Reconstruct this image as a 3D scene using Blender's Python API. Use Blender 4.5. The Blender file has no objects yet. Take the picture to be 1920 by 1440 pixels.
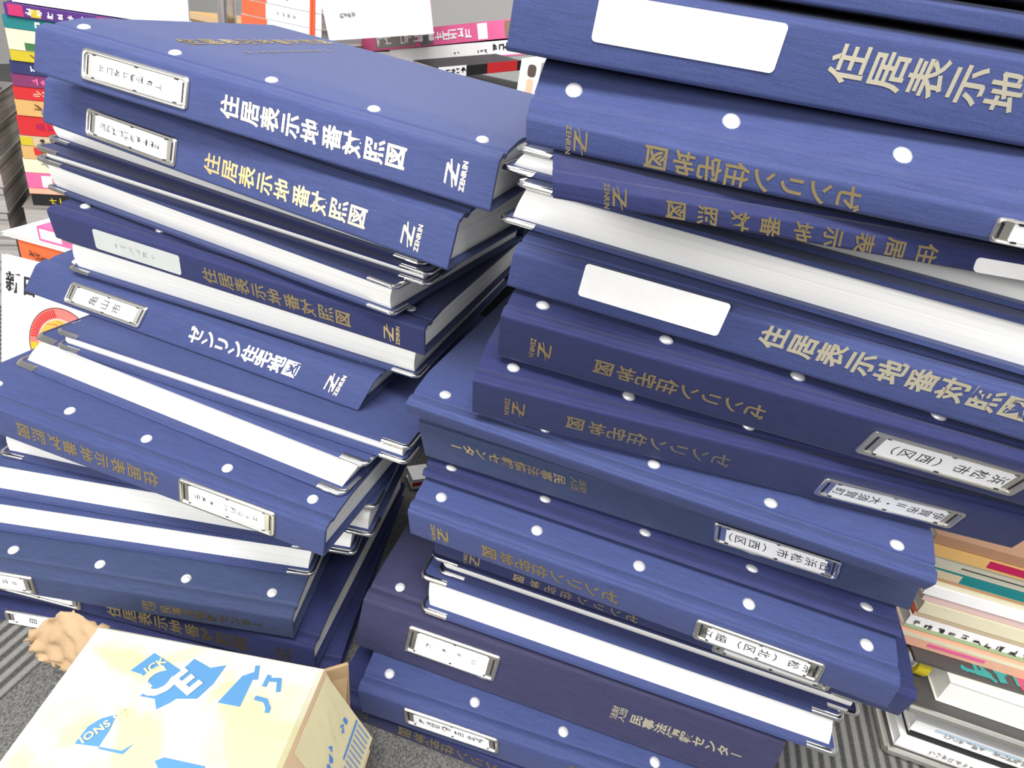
import bpy, math, random
from mathutils import Vector, Matrix
import numpy as np

# ------------------------------------------------------------------ camera
scene = bpy.context.scene
COL = scene.collection
cam_data = bpy.data.cameras.new('camera')
cam = bpy.data.objects.new('camera', cam_data)
COL.objects.link(cam)
cam_data.sensor_width = 36.0
cam_data.lens = 36.0 * 1195.3 / 1920.0
cam_data.clip_start = 0.01
cam.matrix_world = (Matrix.Translation((-0.06763, -0.49776, 0.58309))
                    @ Matrix.Rotation(0.18670, 4, 'Z')
                    @ Matrix.Rotation(math.pi / 2 - 0.52586, 4, 'X')
                    @ Matrix.Rotation(0.19602, 4, 'Z'))
scene.camera = cam

# ------------------------------------------------------------------ world, lamps, exposure
world = bpy.data.worlds.new('shop_light')
scene.world = world
world.use_nodes = True
wn = world.node_tree.nodes
wl = world.node_tree.links
wn.clear()
w_out = wn.new('ShaderNodeOutputWorld')
w_bg = wn.new('ShaderNodeBackground')
w_tc = wn.new('ShaderNodeTexCoord')
w_sep = wn.new('ShaderNodeSeparateXYZ')
w_map = wn.new('ShaderNodeMapRange')
w_ramp = wn.new('ShaderNodeValToRGB')
w_map.inputs['From Min'].default_value = -1.0
w_map.inputs['From Max'].default_value = 1.0
cr = w_ramp.color_ramp
cr.elements[0].position = 0.0
cr.elements[0].color = (0.10, 0.10, 0.11, 1)
cr.elements[1].position = 1.0
cr.elements[1].color = (0.86, 0.90, 1.0, 1)
e = cr.elements.new(0.48); e.color = (0.22, 0.22, 0.24, 1)
e = cr.elements.new(0.62); e.color = (0.55, 0.58, 0.66, 1)
wl.new(w_tc.outputs['Generated'], w_sep.inputs[0])
wl.new(w_sep.outputs['Z'], w_map.inputs['Value'])
wl.new(w_map.outputs[0], w_ramp.inputs[0])
wl.new(w_ramp.outputs[0], w_bg.inputs['Color'])
wl.new(w_bg.outputs[0], w_out.inputs['Surface'])
w_bg.inputs['Strength'].default_value = 0.75

def area_lamp(name, loc, target, sx, sy, power, color):
    ld = bpy.data.lights.new(name, 'AREA')
    ld.shape = 'RECTANGLE'
    ld.size = sx
    ld.size_y = sy
    ld.energy = power
    ld.color = color
    lo = bpy.data.objects.new(name, ld)
    COL.objects.link(lo)
    lo.location = loc
    d = Vector(target) - Vector(loc)
    lo.rotation_euler = d.to_track_quat('-Z', 'Y').to_euler()
    return lo

# fluorescent ceiling panels of the shop
area_lamp('shop_window_light', (-1.05, -1.95, 1.12), (-0.10, 0.0, 0.36), 1.4, 0.8, 50, (1.0, 0.98, 0.95))
area_lamp('ceiling_panel_front', (-0.30, -0.95, 2.1), (-0.12, 0.0, 0.30), 1.2, 0.45, 50, (1.0, 0.975, 0.94))
area_lamp('ceiling_panel_right', (0.80, -1.25, 2.2), (0.0, 0.0, 0.28), 1.2, 0.5, 26, (1.0, 0.98, 0.95))
area_lamp('ceiling_panel_back', (-0.5, 1.0, 2.35), (-0.4, 0.4, 0.3), 1.3, 0.6, 36, (1.0, 0.98, 0.96))

vs = scene.view_settings
vs.view_transform = 'Standard'
vs.look = 'None'
vs.gamma = 1.0
vs.exposure = -0.22
vs.use_curve_mapping = False
scene.display_settings.display_device = 'sRGB'

# ------------------------------------------------------------------ materials
def new_mat(name):
    m = bpy.data.materials.new(name)
    m.use_nodes = True
    return m, m.node_tree.nodes, m.node_tree.links, m.node_tree.nodes['Principled BSDF']

def plain(name, col, rough=0.6, metal=0.0, var=0.06, scale=60.0, spec=0.5):
    m, n, l, p = new_mat(name)
    tc = n.new('ShaderNodeTexCoord')
    nz = n.new('ShaderNodeTexNoise')
    nz.inputs['Scale'].default_value = scale
    nz.inputs['Detail'].default_value = 3.0
    mx = n.new('ShaderNodeMix'); mx.data_type = 'RGBA'
    mx.inputs[6].default_value = tuple(c * (1 - var) for c in col) + (1,)
    mx.inputs[7].default_value = tuple(min(1, c * (1 + var)) for c in col) + (1,)
    l.new(tc.outputs['Object'], nz.inputs['Vector'])
    l.new(nz.outputs['Fac'], mx.inputs[0])
    l.new(mx.outputs[2], p.inputs['Base Color'])
    p.inputs['Roughness'].default_value = rough
    p.inputs['Metallic'].default_value = metal
    p.inputs['Specular IOR Level'].default_value = spec
    return m

def cloth(name, col):
    m, n, l, p = new_mat(name)
    tc = n.new('ShaderNodeTexCoord')
    mp = n.new('ShaderNodeMapping')
    mp.inputs['Scale'].default_value = (60, 900, 900)
    nz = n.new('ShaderNodeTexNoise'); nz.inputs['Scale'].default_value = 1.0; nz.inputs['Detail'].default_value = 4
    mp2 = n.new('ShaderNodeMapping')
    mp2.inputs['Scale'].default_value = (1500, 1500, 1500)
    nz2 = n.new('ShaderNodeTexNoise'); nz2.inputs['Scale'].default_value = 1.0; nz2.inputs['Detail'].default_value = 2
    add = n.new('ShaderNodeMath'); add.operation = 'ADD'
    mx = n.new('ShaderNodeMix'); mx.data_type = 'RGBA'
    mx.inputs[6].default_value = tuple(c * 0.74 for c in col) + (1,)
    mx.inputs[7].default_value = tuple(c * 1.28 for c in col) + (1,)
    mr = n.new('ShaderNodeMapRange')
    mr.inputs['From Min'].default_value = 0.6; mr.inputs['From Max'].default_value = 1.4
    bmp = n.new('ShaderNodeBump'); bmp.inputs['Strength'].default_value = 0.18; bmp.inputs['Distance'].default_value = 0.0004
    l.new(tc.outputs['Object'], mp.inputs[0]); l.new(mp.outputs[0], nz.inputs['Vector'])
    l.new(tc.outputs['Object'], mp2.inputs[0]); l.new(mp2.outputs[0], nz2.inputs['Vector'])
    l.new(nz.outputs['Fac'], add.inputs[0]); l.new(nz2.outputs['Fac'], add.inputs[1])
    l.new(add.outputs[0], mr.inputs['Value'])
    l.new(mr.outputs[0], mx.inputs[0])
    l.new(mx.outputs[2], p.inputs['Base Color'])
    l.new(add.outputs[0], bmp.inputs['Height'])
    l.new(bmp.outputs[0], p.inputs['Normal'])
    p.inputs['Roughness'].default_value = 0.62
    p.inputs['Specular IOR Level'].default_value = 0.16
    p.inputs['Sheen Weight'].default_value = 0.14
    p.inputs['Sheen Roughness'].default_value = 0.5
    p.inputs['Sheen Tint'].default_value = (0.8, 0.85, 1.0, 1)
    return m

def pages(name, col, dark, zscale=900.0, rough=0.8):
    m, n, l, p = new_mat(name)
    tc = n.new('ShaderNodeTexCoord')
    mp = n.new('ShaderNodeMapping')
    mp.inputs['Scale'].default_value = (3.0, 3.0, zscale)
    nz = n.new('ShaderNodeTexNoise'); nz.inputs['Scale'].default_value = 1.0; nz.inputs['Detail'].default_value = 3
    rp = n.new('ShaderNodeValToRGB')
    rp.color_ramp.elements[0].position = 0.32; rp.color_ramp.elements[0].color = tuple(dark) + (1,)
    rp.color_ramp.elements[1].position = 0.5; rp.color_ramp.elements[1].color = tuple(col) + (1,)
    l.new(tc.outputs['Object'], mp.inputs[0]); l.new(mp.outputs[0], nz.inputs['Vector'])
    l.new(nz.outputs['Fac'], rp.inputs[0]); l.new(rp.outputs[0], p.inputs['Base Color'])
    p.inputs['Roughness'].default_value = rough
    p.inputs['Specular IOR Level'].default_value = 0.2
    return m

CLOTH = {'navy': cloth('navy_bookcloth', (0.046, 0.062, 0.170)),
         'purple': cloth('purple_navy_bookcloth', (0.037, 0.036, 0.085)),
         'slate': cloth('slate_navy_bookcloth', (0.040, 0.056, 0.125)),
         'deep_shaded': cloth('deep_and_shaded_navy_bookcloth', (0.025, 0.031, 0.105))}  # darker navy; on shaded binders the shade is put into this colour
PAGE = pages('white_page_edges', (0.90, 0.90, 0.87), (0.80, 0.80, 0.77))
CHROME = plain('chrome', (0.83, 0.82, 0.80), 0.16, 1.0, 0.03)
STEEL = plain('nickel_plate', (0.80, 0.78, 0.72), 0.28, 1.0, 0.05)
STUD = plain('nickel_stud', (0.95, 0.95, 0.95), 0.34, 0.55, 0.02)
GOLD = plain('gold_foil', (0.86, 0.68, 0.34), 0.33, 1.0, 0.12, 900)
GLINTGOLD = plain('painted_glint_gold_foil', (0.97, 0.88, 0.66), 0.38, 0.85, 0.06, 900)  # gold made paler: the glint of the brightest titles put into the colour
CARD = plain('white_card', (0.90, 0.91, 0.92), 0.55)
POCKET = plain('frosted_plastic', (0.55, 0.57, 0.55), 0.35)
SHEET = plain('white_label_paper', (0.93, 0.93, 0.92), 0.55)
INK = plain('black_ink', (0.02, 0.02, 0.025), 0.6)
GREYINK = plain('grey_pencil', (0.35, 0.36, 0.38), 0.7)
SLOT = plain('dark_slot', (0.015, 0.015, 0.02), 0.5)

# ------------------------------------------------------------------ mesh helpers
class MB:
    def __init__(self):
        self.v = []; self.f = []; self.m = []
    def add(self, pts):
        b = len(self.v); self.v.extend([tuple(p) for p in pts]); return b
    def face(self, idx, mat=0):
        self.f.append(tuple(idx)); self.m.append(mat)
    def quad(self, a, b, c, d, mat=0):
        k = self.add([a, b, c, d]); self.face((k, k + 1, k + 2, k + 3), mat)
    def box(self, x0, x1, y0, y1, z0, z1, F=None, mat=0):
        P = [(x, y, z) for z in (z0, z1) for y in (y0, y1) for x in (x0, x1)]
        if F: P = [F(*p) for p in P]
        k = self.add(P)
        for q in ((0, 2, 3, 1), (4, 5, 7, 6), (0, 1, 5, 4), (2, 6, 7, 3), (0, 4, 6, 2), (1, 3, 7, 5)):
            self.face([k + i for i in q], mat)
    def extrude_poly(self, poly, d0, d1, F, mat=0, cap=True):
        """poly: list of 2D points (p,q); F(d,p,q) -> 3D; extruded between d0 and d1"""
        n = len(poly)
        k = self.add([F(d0, p, q) for p, q in poly] + [F(d1, p, q) for p, q in poly])
        for i in range(n):
            j = (i + 1) % n
            self.face((k + i, k + j, k + n + j, k + n + i), mat)
        if cap:
            self.face([k + i for i in reversed(range(n))], mat)
            self.face([k + n + i for i in range(n)], mat)
    def strip_shell(self, outer, inner, d0, d1, F, mat=0, steps=1):
        """thick bent sheet: outer and inner are equal-length 2D paths, swept from d0 to d1"""
        n = len(outer)
        rings = []
        for s in range(steps + 1):
            d = d0 + (d1 - d0) * s / steps
            ko = self.add([F(d, p, q) for p, q in outer])
            ki = self.add([F(d, p, q) for p, q in inner])
            rings.append((ko, ki))
        for s in range(steps):
            (ao, ai), (bo, bi) = rings[s], rings[s + 1]
            for i in range(n - 1):
                self.face((ao + i, bo + i, bo + i + 1, ao + i + 1), mat)
                self.face((ai + i, ai + i + 1, bi + i + 1, bi + i), mat)
            self.face((ao, ai, bi, bo), mat)
            self.face((ao + n - 1, bo + n - 1, bi + n - 1, ai + n - 1), mat)
        for (o, i_), rev in ((rings[0], 0), (rings[-1], 1)):
            for i in range(n - 1):
                q = (o + i, o + i + 1, i_ + i + 1, i_ + i)
                self.face(q if not rev else q[::-1], mat)
    def build(self, name, mats, parent=None, smooth=None):
        me = bpy.data.meshes.new(name)
        me.from_pydata(self.v, [], self.f)
        mats = mats if isinstance(mats, (list, tuple)) else [mats]
        for m in mats: me.materials.append(m)
        for p, mi in zip(me.polygons, self.m): p.material_index = mi
        me.validate()
        if smooth:
            for p in me.polygons: p.use_smooth = True
            me.set_sharp_from_angle(angle=smooth)
        me.update()
        o = bpy.data.objects.new(name, me)
        COL.objects.link(o)
        if parent: o.parent = parent
        return o

def thing(name, label, cat, loc=(0, 0, 0), rot=(0, 0, 0), group=None):
    o = bpy.data.objects.new(name, None)
    o.empty_display_size = 0.03
    COL.objects.link(o)
    o.location = loc
    o.rotation_euler = rot
    o['label'] = label
    o['category'] = cat
    if group: o['group'] = group
    return o

def tag(o, label, cat, group=None):
    o['label'] = label; o['category'] = cat
    if group: o['group'] = group
    return o

# glyph outlines: one unit-size flat mesh per character, kept and re-used
GLYPH = {}
def glyph(ch, bold=0.012):
    key = (ch, bold)
    if key in GLYPH: return GLYPH[key]
    cu = bpy.data.curves.new('glyph', 'FONT')
    cu.body = ch
    cu.resolution_u = 3
    cu.offset = bold
    ob = bpy.data.objects.new('glyph', cu)
    COL.objects.link(ob)
    bpy.context.view_layer.update()
    dg = bpy.context.evaluated_depsgraph_get()
    ev = ob.evaluated_get(dg)
    me = ev.to_mesh()
    V = [(v.co.x, v.co.y) for v in me.vertices]
    Fs = [tuple(p.vertices) for p in me.polygons]
    ev.to_mesh_clear()
    bpy.data.objects.remove(ob)
    bpy.data.curves.remove(cu)
    if V:
        xs = [v[0] for v in V]; ys = [v[1] for v in V]
        ext = (min(xs), max(xs), min(ys), max(ys))
    else:
        ext = (0, 1, 0, 1)
    GLYPH[key] = (V, Fs, ext)
    return GLYPH[key]

def put_glyph(mb, ch, F, mat=0, bold=0.012, center=(0.5, 0.38)):
    V, Fs, ext = glyph(ch, bold)
    k = mb.add([F(x - center[0], y - center[1]) for x, y in V])
    for f in Fs: mb.face([k + i for i in f], mat)

def put_line(mb, text, F, size, mat=0, bold=0.012, space=1.0):
    """horizontal latin line, F(x,y) takes metres; starts at x=0, baseline y=0"""
    x = 0
    for ch in text:
        if ch == ' ':
            x += 0.3 * size; continue
        V, Fs, ext = glyph(ch, bold)
        k = mb.add([F(x + (vx - ext[0]) * size, vy * size) for vx, vy in V])
        for f in Fs: mb.face([k + i for i in f], mat)
        x += (ext[1] - ext[0] + 0.10) * size * space

STROKES = [0]      # crossing pen strokes lie a hair above one another
def stroke(mb, pts, w, F, mat=0):
    """flat pen stroke along 2D points"""
    for (x0, y0), (x1, y1) in zip(pts[:-1], pts[1:]):
        L = math.hypot(x1 - x0, y1 - y0) or 1e-9
        ex, ey = (x1 - x0) / L * w * 0.25, (y1 - y0) / L * w * 0.25
        nx, ny = -(y1 - y0) / L * w / 2, (x1 - x0) / L * w / 2
        q = [Vector(F(x0 - ex + nx, y0 - ey + ny)), Vector(F(x0 - ex - nx, y0 - ey - ny)), Vector(F(x1 + ex - nx, y1 + ey - ny)), Vector(F(x1 + ex + nx, y1 + ey + ny))]
        STROKES[0] = (STROKES[0] + 1) % 11
        up = (q[1] - q[0]).cross(q[2] - q[0])
        if up.length > 0: up = up.normalized() * (STROKES[0] * 1.5e-5)
        mb.quad(*[p + up for p in q], mat)

def marks(mb, n, pitch, size, F, rnd, w=0.09, density=5, mat=0):
    """a row of unreadable character-like strokes; F(x,y) metres, row centred on y=0 from x=0"""
    for i in range(n):
        cx = (i + 0.5) * pitch
        if rnd.random() < 0.08: continue
        for s in range(rnd.randint(density - 2, density + 1)):
            t = rnd.random()
            x0 = cx + (rnd.random() - 0.5) * size * 0.8
            y0 = (rnd.random() - 0.5) * size * 0.8
            ln = size * rnd.uniform(0.3, 0.8)
            if t < 0.45: p = [(cx - ln / 2, y0), (cx + ln / 2, y0)]
            elif t < 0.8: p = [(x0, -ln / 2), (x0, ln / 2)]
            else: p = [(x0 - ln * .3, y0 + ln * .3), (x0 + ln * .3, y0 - ln * .3)]
            stroke(mb, p, size * w, F, mat)

def arc(cx, cy, r, a0, a1, n):
    return [(cx + r * math.cos(math.radians(a0 + (a1 - a0) * i / n)), cy + r * math.sin(math.radians(a0 + (a1 - a0) * i / n))) for i in range(n + 1)]

def rrect(x0, x1, y0, y1, r, n=4):
    return (arc(x1 - r, y1 - r, r, 0, 90, n) + arc(x0 + r, y1 - r, r, 90, 180, n)
            + arc(x0 + r, y0 + r, r, 180, 270, n) + arc(x1 - r, y0 + r, r, 270, 360, n))

# ------------------------------------------------------------------ the room
def flat_rgb(name, r, g, b, k=0.85, rough=0.6, **kw):
    lin = [((c / 255 + 0.055) / 1.055) ** 2.4 if c > 10 else c / 255 / 12.92 for c in (r, g, b)]
    return plain(name, tuple(min(0.95, c * k) for c in lin), rough, **kw)

def carpet_material():
    m, n, l, p = new_mat('striped_carpet')
    tc = n.new('ShaderNodeTexCoord')
    sep = n.new('ShaderNodeSeparateXYZ')
    l.new(tc.outputs['Object'], sep.inputs[0])
    # ribs running away from the camera, 11 mm apart
    mul = n.new('ShaderNodeMath'); mul.operation = 'MULTIPLY'; mul.inputs[1].default_value = 2 * math.pi / 0.0115
    sn = n.new('ShaderNodeMath'); sn.operation = 'SINE'
    l.new(sep.outputs['X'], mul.inputs[0]); l.new(mul.outputs[0], sn.inputs[0])
    rib = n.new('ShaderNodeMapRange'); rib.inputs['From Min'].default_value = -0.6; rib.inputs['From Max'].default_value = 0.6
    l.new(sn.outputs[0], rib.inputs['Value'])
    # woven zone between two ribbed bands
    a = n.new('ShaderNodeMath'); a.operation = 'GREATER_THAN'; a.inputs[1].default_value = -0.497
    b = n.new('ShaderNodeMath'); b.operation = 'LESS_THAN'; b.inputs[1].default_value = 0.06
    ab = n.new('ShaderNodeMath'); ab.operation = 'MULTIPLY'
    l.new(sep.outputs['X'], a.inputs[0]); l.new(sep.outputs['X'], b.inputs[0])
    l.new(a.outputs[0], ab.inputs[0]); l.new(b.outputs[0], ab.inputs[1])
    ch = n.new('ShaderNodeTexNoise'); ch.inputs['Scale'].default_value = 520; ch.inputs['Detail'].default_value = 2
    mp = n.new('ShaderNodeMapping'); mp.inputs['Scale'].default_value = (1.6, 0.8, 1)
    l.new(tc.outputs['Object'], mp.inputs[0]); l.new(mp.outputs[0], ch.inputs['Vector'])
    wv = n.new('ShaderNodeMapRange'); wv.inputs['From Min'].default_value = 0.35; wv.inputs['From Max'].default_value = 0.65
    l.new(ch.outputs['Fac'], wv.inputs['Value'])
    c1 = n.new('ShaderNodeMix'); c1.data_type = 'RGBA'
    c1.inputs[6].default_value = (0.045, 0.045, 0.045, 1); c1.inputs[7].default_value = (0.27, 0.265, 0.255, 1)
    l.new(rib.outputs[0], c1.inputs[0])
    c2 = n.new('ShaderNodeMix'); c2.data_type = 'RGBA'
    c2.inputs[6].default_value = (0.07, 0.07, 0.069, 1); c2.inputs[7].default_value = (0.20, 0.197, 0.19, 1)
    l.new(wv.outputs[0], c2.inputs[0])
    c1n = n.new('ShaderNodeMix'); c1n.data_type = 'RGBA'; c1n.inputs[0].default_value = 0.3
    l.new(c1.outputs[2], c1n.inputs[6]); l.new(c2.outputs[2], c1n.inputs[7])
    cc = n.new('ShaderNodeMix'); cc.data_type = 'RGBA'
    l.new(ab.outputs[0], cc.inputs[0]); l.new(c1n.outputs[2], cc.inputs[6]); l.new(c2.outputs[2], cc.inputs[7])
    l.new(cc.outputs[2], p.inputs['Base Color'])
    p.inputs['Roughness'].default_value = 0.95
    p.inputs['Specular IOR Level'].default_value = 0.1
    bm = n.new('ShaderNodeBump'); bm.inputs['Strength'].default_value = 0.4; bm.inputs['Distance'].default_value = 0.001
    l.new(ch.outputs['Fac'], bm.inputs['Height']); l.new(bm.outputs[0], p.inputs['Normal'])
    return m

def structure(name, x0, x1, y0, y1, z0, z1, mat):
    mb = MB(); mb.box(x0, x1, y0, y1, z0, z1)
    o = mb.build(name, mat); o['kind'] = 'structure'
    return o
WALLPAINT = plain('pale_wall', (0.62, 0.61, 0.59), 0.8)
structure('floor', -3.0, 3.0, -3.0, 3.0, -0.05, -0.0005, carpet_material())
structure('wall_back', -3.0, 3.0, 3.0, 3.1, -0.05, 2.6, WALLPAINT)
structure('wall_left', -3.1, -3.0, -3.0, 3.1, -0.05, 2.6, WALLPAINT)
structure('wall_right', 3.0, 3.1, -3.0, 3.1, -0.05, 2.6, WALLPAINT)

# ------------------------------------------------------------------ binders: measured pose of every binder in the two stacks
# kind, (x, y, turn, thickness, length, depth, lean_y, lean_x, hinge_drop, bottom plane h/gx/gy, top plane h/gx/gy)
BOOKFIT = {
    'L1': ('s', (-0.35543, 0.0421, -0.0248, 0.03887, 0.35983, 0.275, 0.01173, -0.00198, 0.00605, 0.47845, -0.04035, 0.00484, 0.51732, -0.03509, 0.01187)),
    'L2': ('s', (-0.36547, 0.04639, -0.10958, 0.04341, 0.36767, 0.27411, 0.01023, 0.00064, 0.00849, 0.43504, -0.03991, 0.00469, 0.47845, -0.04035, 0.00484)),
    'L3': ('f', (-0.40551, 0.07676, -0.07164, 0.02332, 0.36615, 0.27339, -0.00287, -0.00051, 0.0048, 0.41172, -0.02983, 0.0035, 0.43504, -0.03991, 0.00469)),
    'L4': ('f', (-0.40369, 0.06814, -0.04023, 0.01429, 0.36921, 0.27365, -0.00319, 0.00157, 0.0048, 0.39742, -0.02373, 0.00031, 0.41172, -0.02983, 0.0035)),
    'L5': ('f', (-0.41424, 0.07039, -0.1099, 0.03066, 0.36841, 0.27358, -0.00823, 0.00417, 0.0048, 0.36676, -0.01746, -0.00226, 0.39742, -0.02373, 0.00031)),
    'L6': ('s', (-0.40324, 0.06765, -0.01926, 0.03369, 0.36325, 0.27368, -0.00439, -0.00118, 0.00479, 0.33306, -0.01065, -0.00229, 0.36676, -0.01746, -0.00226)),
    'L7': ('f', (-0.41064, 0.08022, -0.01019, 0.03305, 0.3615, 0.27332, -0.00324, 0.00094, 0.0048, 0.30002, -0.00327, -0.00175, 0.33306, -0.01065, -0.00229)),
    'L8': ('s', (-0.44649, 0.07218, -0.05126, 0.03379, 0.36887, 0.27359, 0.01507, 0.00983, 0.00477, 0.26622, -0.00295, 0.00187, 0.30002, -0.00327, -0.00175)),
    'L9': ('f', (-0.38821, 0.03308, -0.011, 0.01718, 0.34966, 0.27467, 0.00348, -0.00044, 0.0048, 0.24905, -0.00069, 0.00204, 0.26622, -0.00295, 0.00187)),
    'L10': ('f', (-0.4162, 0.02076, -0.0711, 0.02718, 0.35483, 0.27502, 0.02051, 0.0111, 0.0048, 0.22187, 0.00185, 0.00037, 0.24905, -0.00069, 0.00204)),
    'L11': ('s', (-0.4339, -0.0274, -0.01941, 0.03711, 0.36875, 0.27643, 0.00188, 0.00041, 0.00626, 0.18476, 0.00512, 0.00386, 0.22187, 0.00185, 0.00037)),
    'L12': ('f', (-0.43962, 0.00894, 0.14781, 0.03442, 0.35998, 0.27532, 0.00491, 0.00037, 0.0048, 0.15034, 0.01009, 0.00761, 0.18476, 0.00512, 0.00386)),
    'L13': ('f', (-0.46638, -0.00057, 0.21047, 0.03212, 0.3658, 0.27541, 0.01011, 0.00124, 0.0048, 0.11823, 0.01235, 0.00949, 0.15034, 0.01009, 0.00761)),
    'L14': ('f', (-0.50227, -0.01974, 0.23428, 0.03007, 0.36377, 0.27567, 0.00941, 0.00238, 0.0048, 0.08816, 0.01303, 0.01006, 0.11823, 0.01235, 0.00949)),
    'L15': ('s', (-0.49771, -0.06442, 0.21343, 0.03158, 0.37212, 0.27701, 0.0027, -0.00278, 0.00479, 0.05658, 0.00865, 0.00742, 0.08816, 0.01303, 0.01006)),
    'L16': ('s', (-0.46256, -0.0457, 0.12071, 0.03299, 0.36584, 0.27682, 0.0067, -0.00426, 0.00479, 0.02359, 0.00457, 0.00637, 0.05658, 0.00865, 0.00742)),
    'L17': ('s', (-0.45225, -0.05065, 0.19666, 0.02359, 0.36683, 0.27692, 0.00194, -0.00085, 0.0048, 0.0, 0.0, 0.0, 0.02359, 0.00457, 0.00637)),
    'R1': ('s', (0.00537, -0.00336, 0.0674, 0.04006, 0.36775, 0.27511, 0.0002, -0.00014, 0.0048, 0.57115, 0.01502, 0.03445, 0.61121, 0.02079, 0.03202)),
    'R2': ('s', (0.02821, -0.02616, 0.00264, 0.03961, 0.35904, 0.27576, -0.0052, -0.00513, 0.02385, 0.53155, 0.01931, 0.03017, 0.57115, 0.01502, 0.03445)),
    'R3': ('s', (0.02488, -0.0176, 0.21249, 0.01863, 0.36695, 0.27565, -0.00124, -0.00412, 0.0066, 0.51291, 0.01093, 0.02247, 0.53155, 0.01931, 0.03017)),
    'R4': ('f', (0.02078, 0.0299, -0.11627, 0.01848, 0.36713, 0.27408, 0.00489, 0.0106, 0.0048, 0.49444, 0.00265, 0.01741, 0.51291, 0.01093, 0.02247)),
    'R5': ('f', (0.02855, 0.01372, -0.10565, 0.02909, 0.36663, 0.27452, 0.00079, 0.00831, 0.0048, 0.46535, -0.00228, 0.01281, 0.49444, 0.00265, 0.01741)),
    'R6': ('s', (0.0366, 0.00308, -0.05548, 0.03564, 0.36614, 0.27486, -0.0041, 0.00188, 0.0077, 0.42971, -0.00335, 0.00786, 0.46535, -0.00228, 0.01281)),
    'R7': ('s', (0.03086, 0.00138, 0.00178, 0.04783, 0.36354, 0.27496, -0.02224, 0.00133, 0.0083, 0.38188, 0.00669, 0.00574, 0.42971, -0.00335, 0.00786)),
    'R8': ('s', (0.01075, 0.01252, 0.07928, 0.04708, 0.36667, 0.27467, -0.019, -0.00146, 0.01068, 0.3348, 0.00957, 0.00531, 0.38188, 0.00669, 0.00574)),
    'R9': ('s', (-0.02347, 0.00157, -0.05502, 0.02341, 0.36558, 0.275, -0.01047, 0.00154, 0.00882, 0.31139, 0.01257, 0.00179, 0.3348, 0.00957, 0.00531)),
    'R10': ('s', (-0.01818, 0.02501, -0.01798, 0.04511, 0.36891, 0.27429, -0.00782, -0.01043, 0.00995, 0.26629, 0.02064, 0.00296, 0.31139, 0.01257, 0.00179)),
    'R11': ('s', (-0.01251, 0.01029, -0.03719, 0.01307, 0.36191, 0.27472, -0.01865, -0.00549, 0.00861, 0.25321, 0.02413, -4e-05, 0.26629, 0.02064, 0.00296)),
    'R12': ('s', (-0.00952, -0.01289, -0.04012, 0.03872, 0.35951, 0.27539, -0.00466, -0.00537, 0.00929, 0.2145, 0.01899, -0.00167, 0.25321, 0.02413, -4e-05)),
    'R13': ('s', (0.01221, 0.01107, -0.01474, 0.03472, 0.37353, 0.27468, -0.00681, -0.00042, 0.00511, 0.17978, 0.01416, 0.00071, 0.2145, 0.01899, -0.00167)),
    'R14': ('f', (0.00202, 0.01745, 0.00074, 0.02467, 0.35327, 0.2745, -0.00678, -0.00773, 0.0048, 0.15511, 0.01238, -0.00024, 0.17978, 0.01416, 0.00071)),
    'R15': ('f', (-0.00422, 0.00911, 0.006, 0.03393, 0.35523, 0.27474, 0.00957, -0.00748, 0.0048, 0.12119, 0.01285, -0.00378, 0.15511, 0.01238, -0.00024)),
    'R16': ('s', (-0.04752, -0.00152, 0.01915, 0.05715, 0.3702, 0.27502, 0.01368, 0.00054, 0.00475, 0.06403, 0.00457, 0.00029, 0.12119, 0.01285, -0.00378)),
    'R17': ('s', (-0.03169, -0.03604, 0.04879, 0.03786, 0.36236, 0.276, 0.00027, -0.0079, 0.00558, 0.02617, 0.00271, 0.0016, 0.06403, 0.00457, 0.00029)),
    'R18': ('s', (-0.05316, -0.03758, 0.00467, 0.02617, 0.36809, 0.27608, 2e-05, 0.0, 0.0048, 0.0, 0.0, 0.0, 0.02617, 0.00271, 0.0016)),
    'R0': ('s', (0.00937, -0.00236, 0.055, 0.0135, 0.366, 0.275, 0, 0, 0.004, 0.61121, 0.02079, 0.03202, 0.62471, 0.02079, 0.03202)),
    'R00': ('f', (0.01737, -0.00336, 0.07, 0.0125, 0.366, 0.275, 0, 0, 0.004, 0.62471, 0.02079, 0.03202, 0.63721, 0.02079, 0.03202)),
}

STACK_CENTRE = {'L': (-0.42, 0.02), 'R': (0.0, 0.0)}
HZ = 0.042
BOARD = 0.0028

class Frame:
    """maps book coordinates (a along the spine, b depth from the front, h height) to the space of its Empty"""
    def __init__(self, key):
        self.kind, p = BOOKFIT[key]
        (self.x, self.y, self.rot, self.t, self.L, self.D, self.shv, self.shu, self.sl,
         self.b0, self.b1, self.b2, self.t0, self.t1, self.t2) = p
        self.cx, self.cy = STACK_CENTRE[key[0]]
        self.c, self.s = math.cos(self.rot), math.sin(self.rot)
        self.org = self.W(0, self.D / 2, 0)
    def W(self, a, b, h):
        w = h / self.t
        lx = a + (w - 0.5) * self.shu
        ly = b - self.D / 2 + (w - 0.5) * self.shv
        X = self.x + self.c * lx - self.s * ly
        Y = self.y + self.s * lx + self.c * ly
        dx, dy = X - self.cx, Y - self.cy
        zb = self.b0 + self.b1 * dx + self.b2 * dy
        zt = self.t0 + self.t1 * dx + self.t2 * dy
        return (X, Y, zb + (zt - zb) * w)
    def M(self, a, b, h):
        X, Y, Z = self.W(a, b, h)
        X -= self.org[0]; Y -= self.org[1]; Z -= self.org[2]
        return (self.c * X + self.s * Y, -self.s * X + self.c * Y, Z)
    def top(self, b):
        return self.t - 0.0003 - self.sl * max(0.0, 1 - b / HZ)

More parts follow.
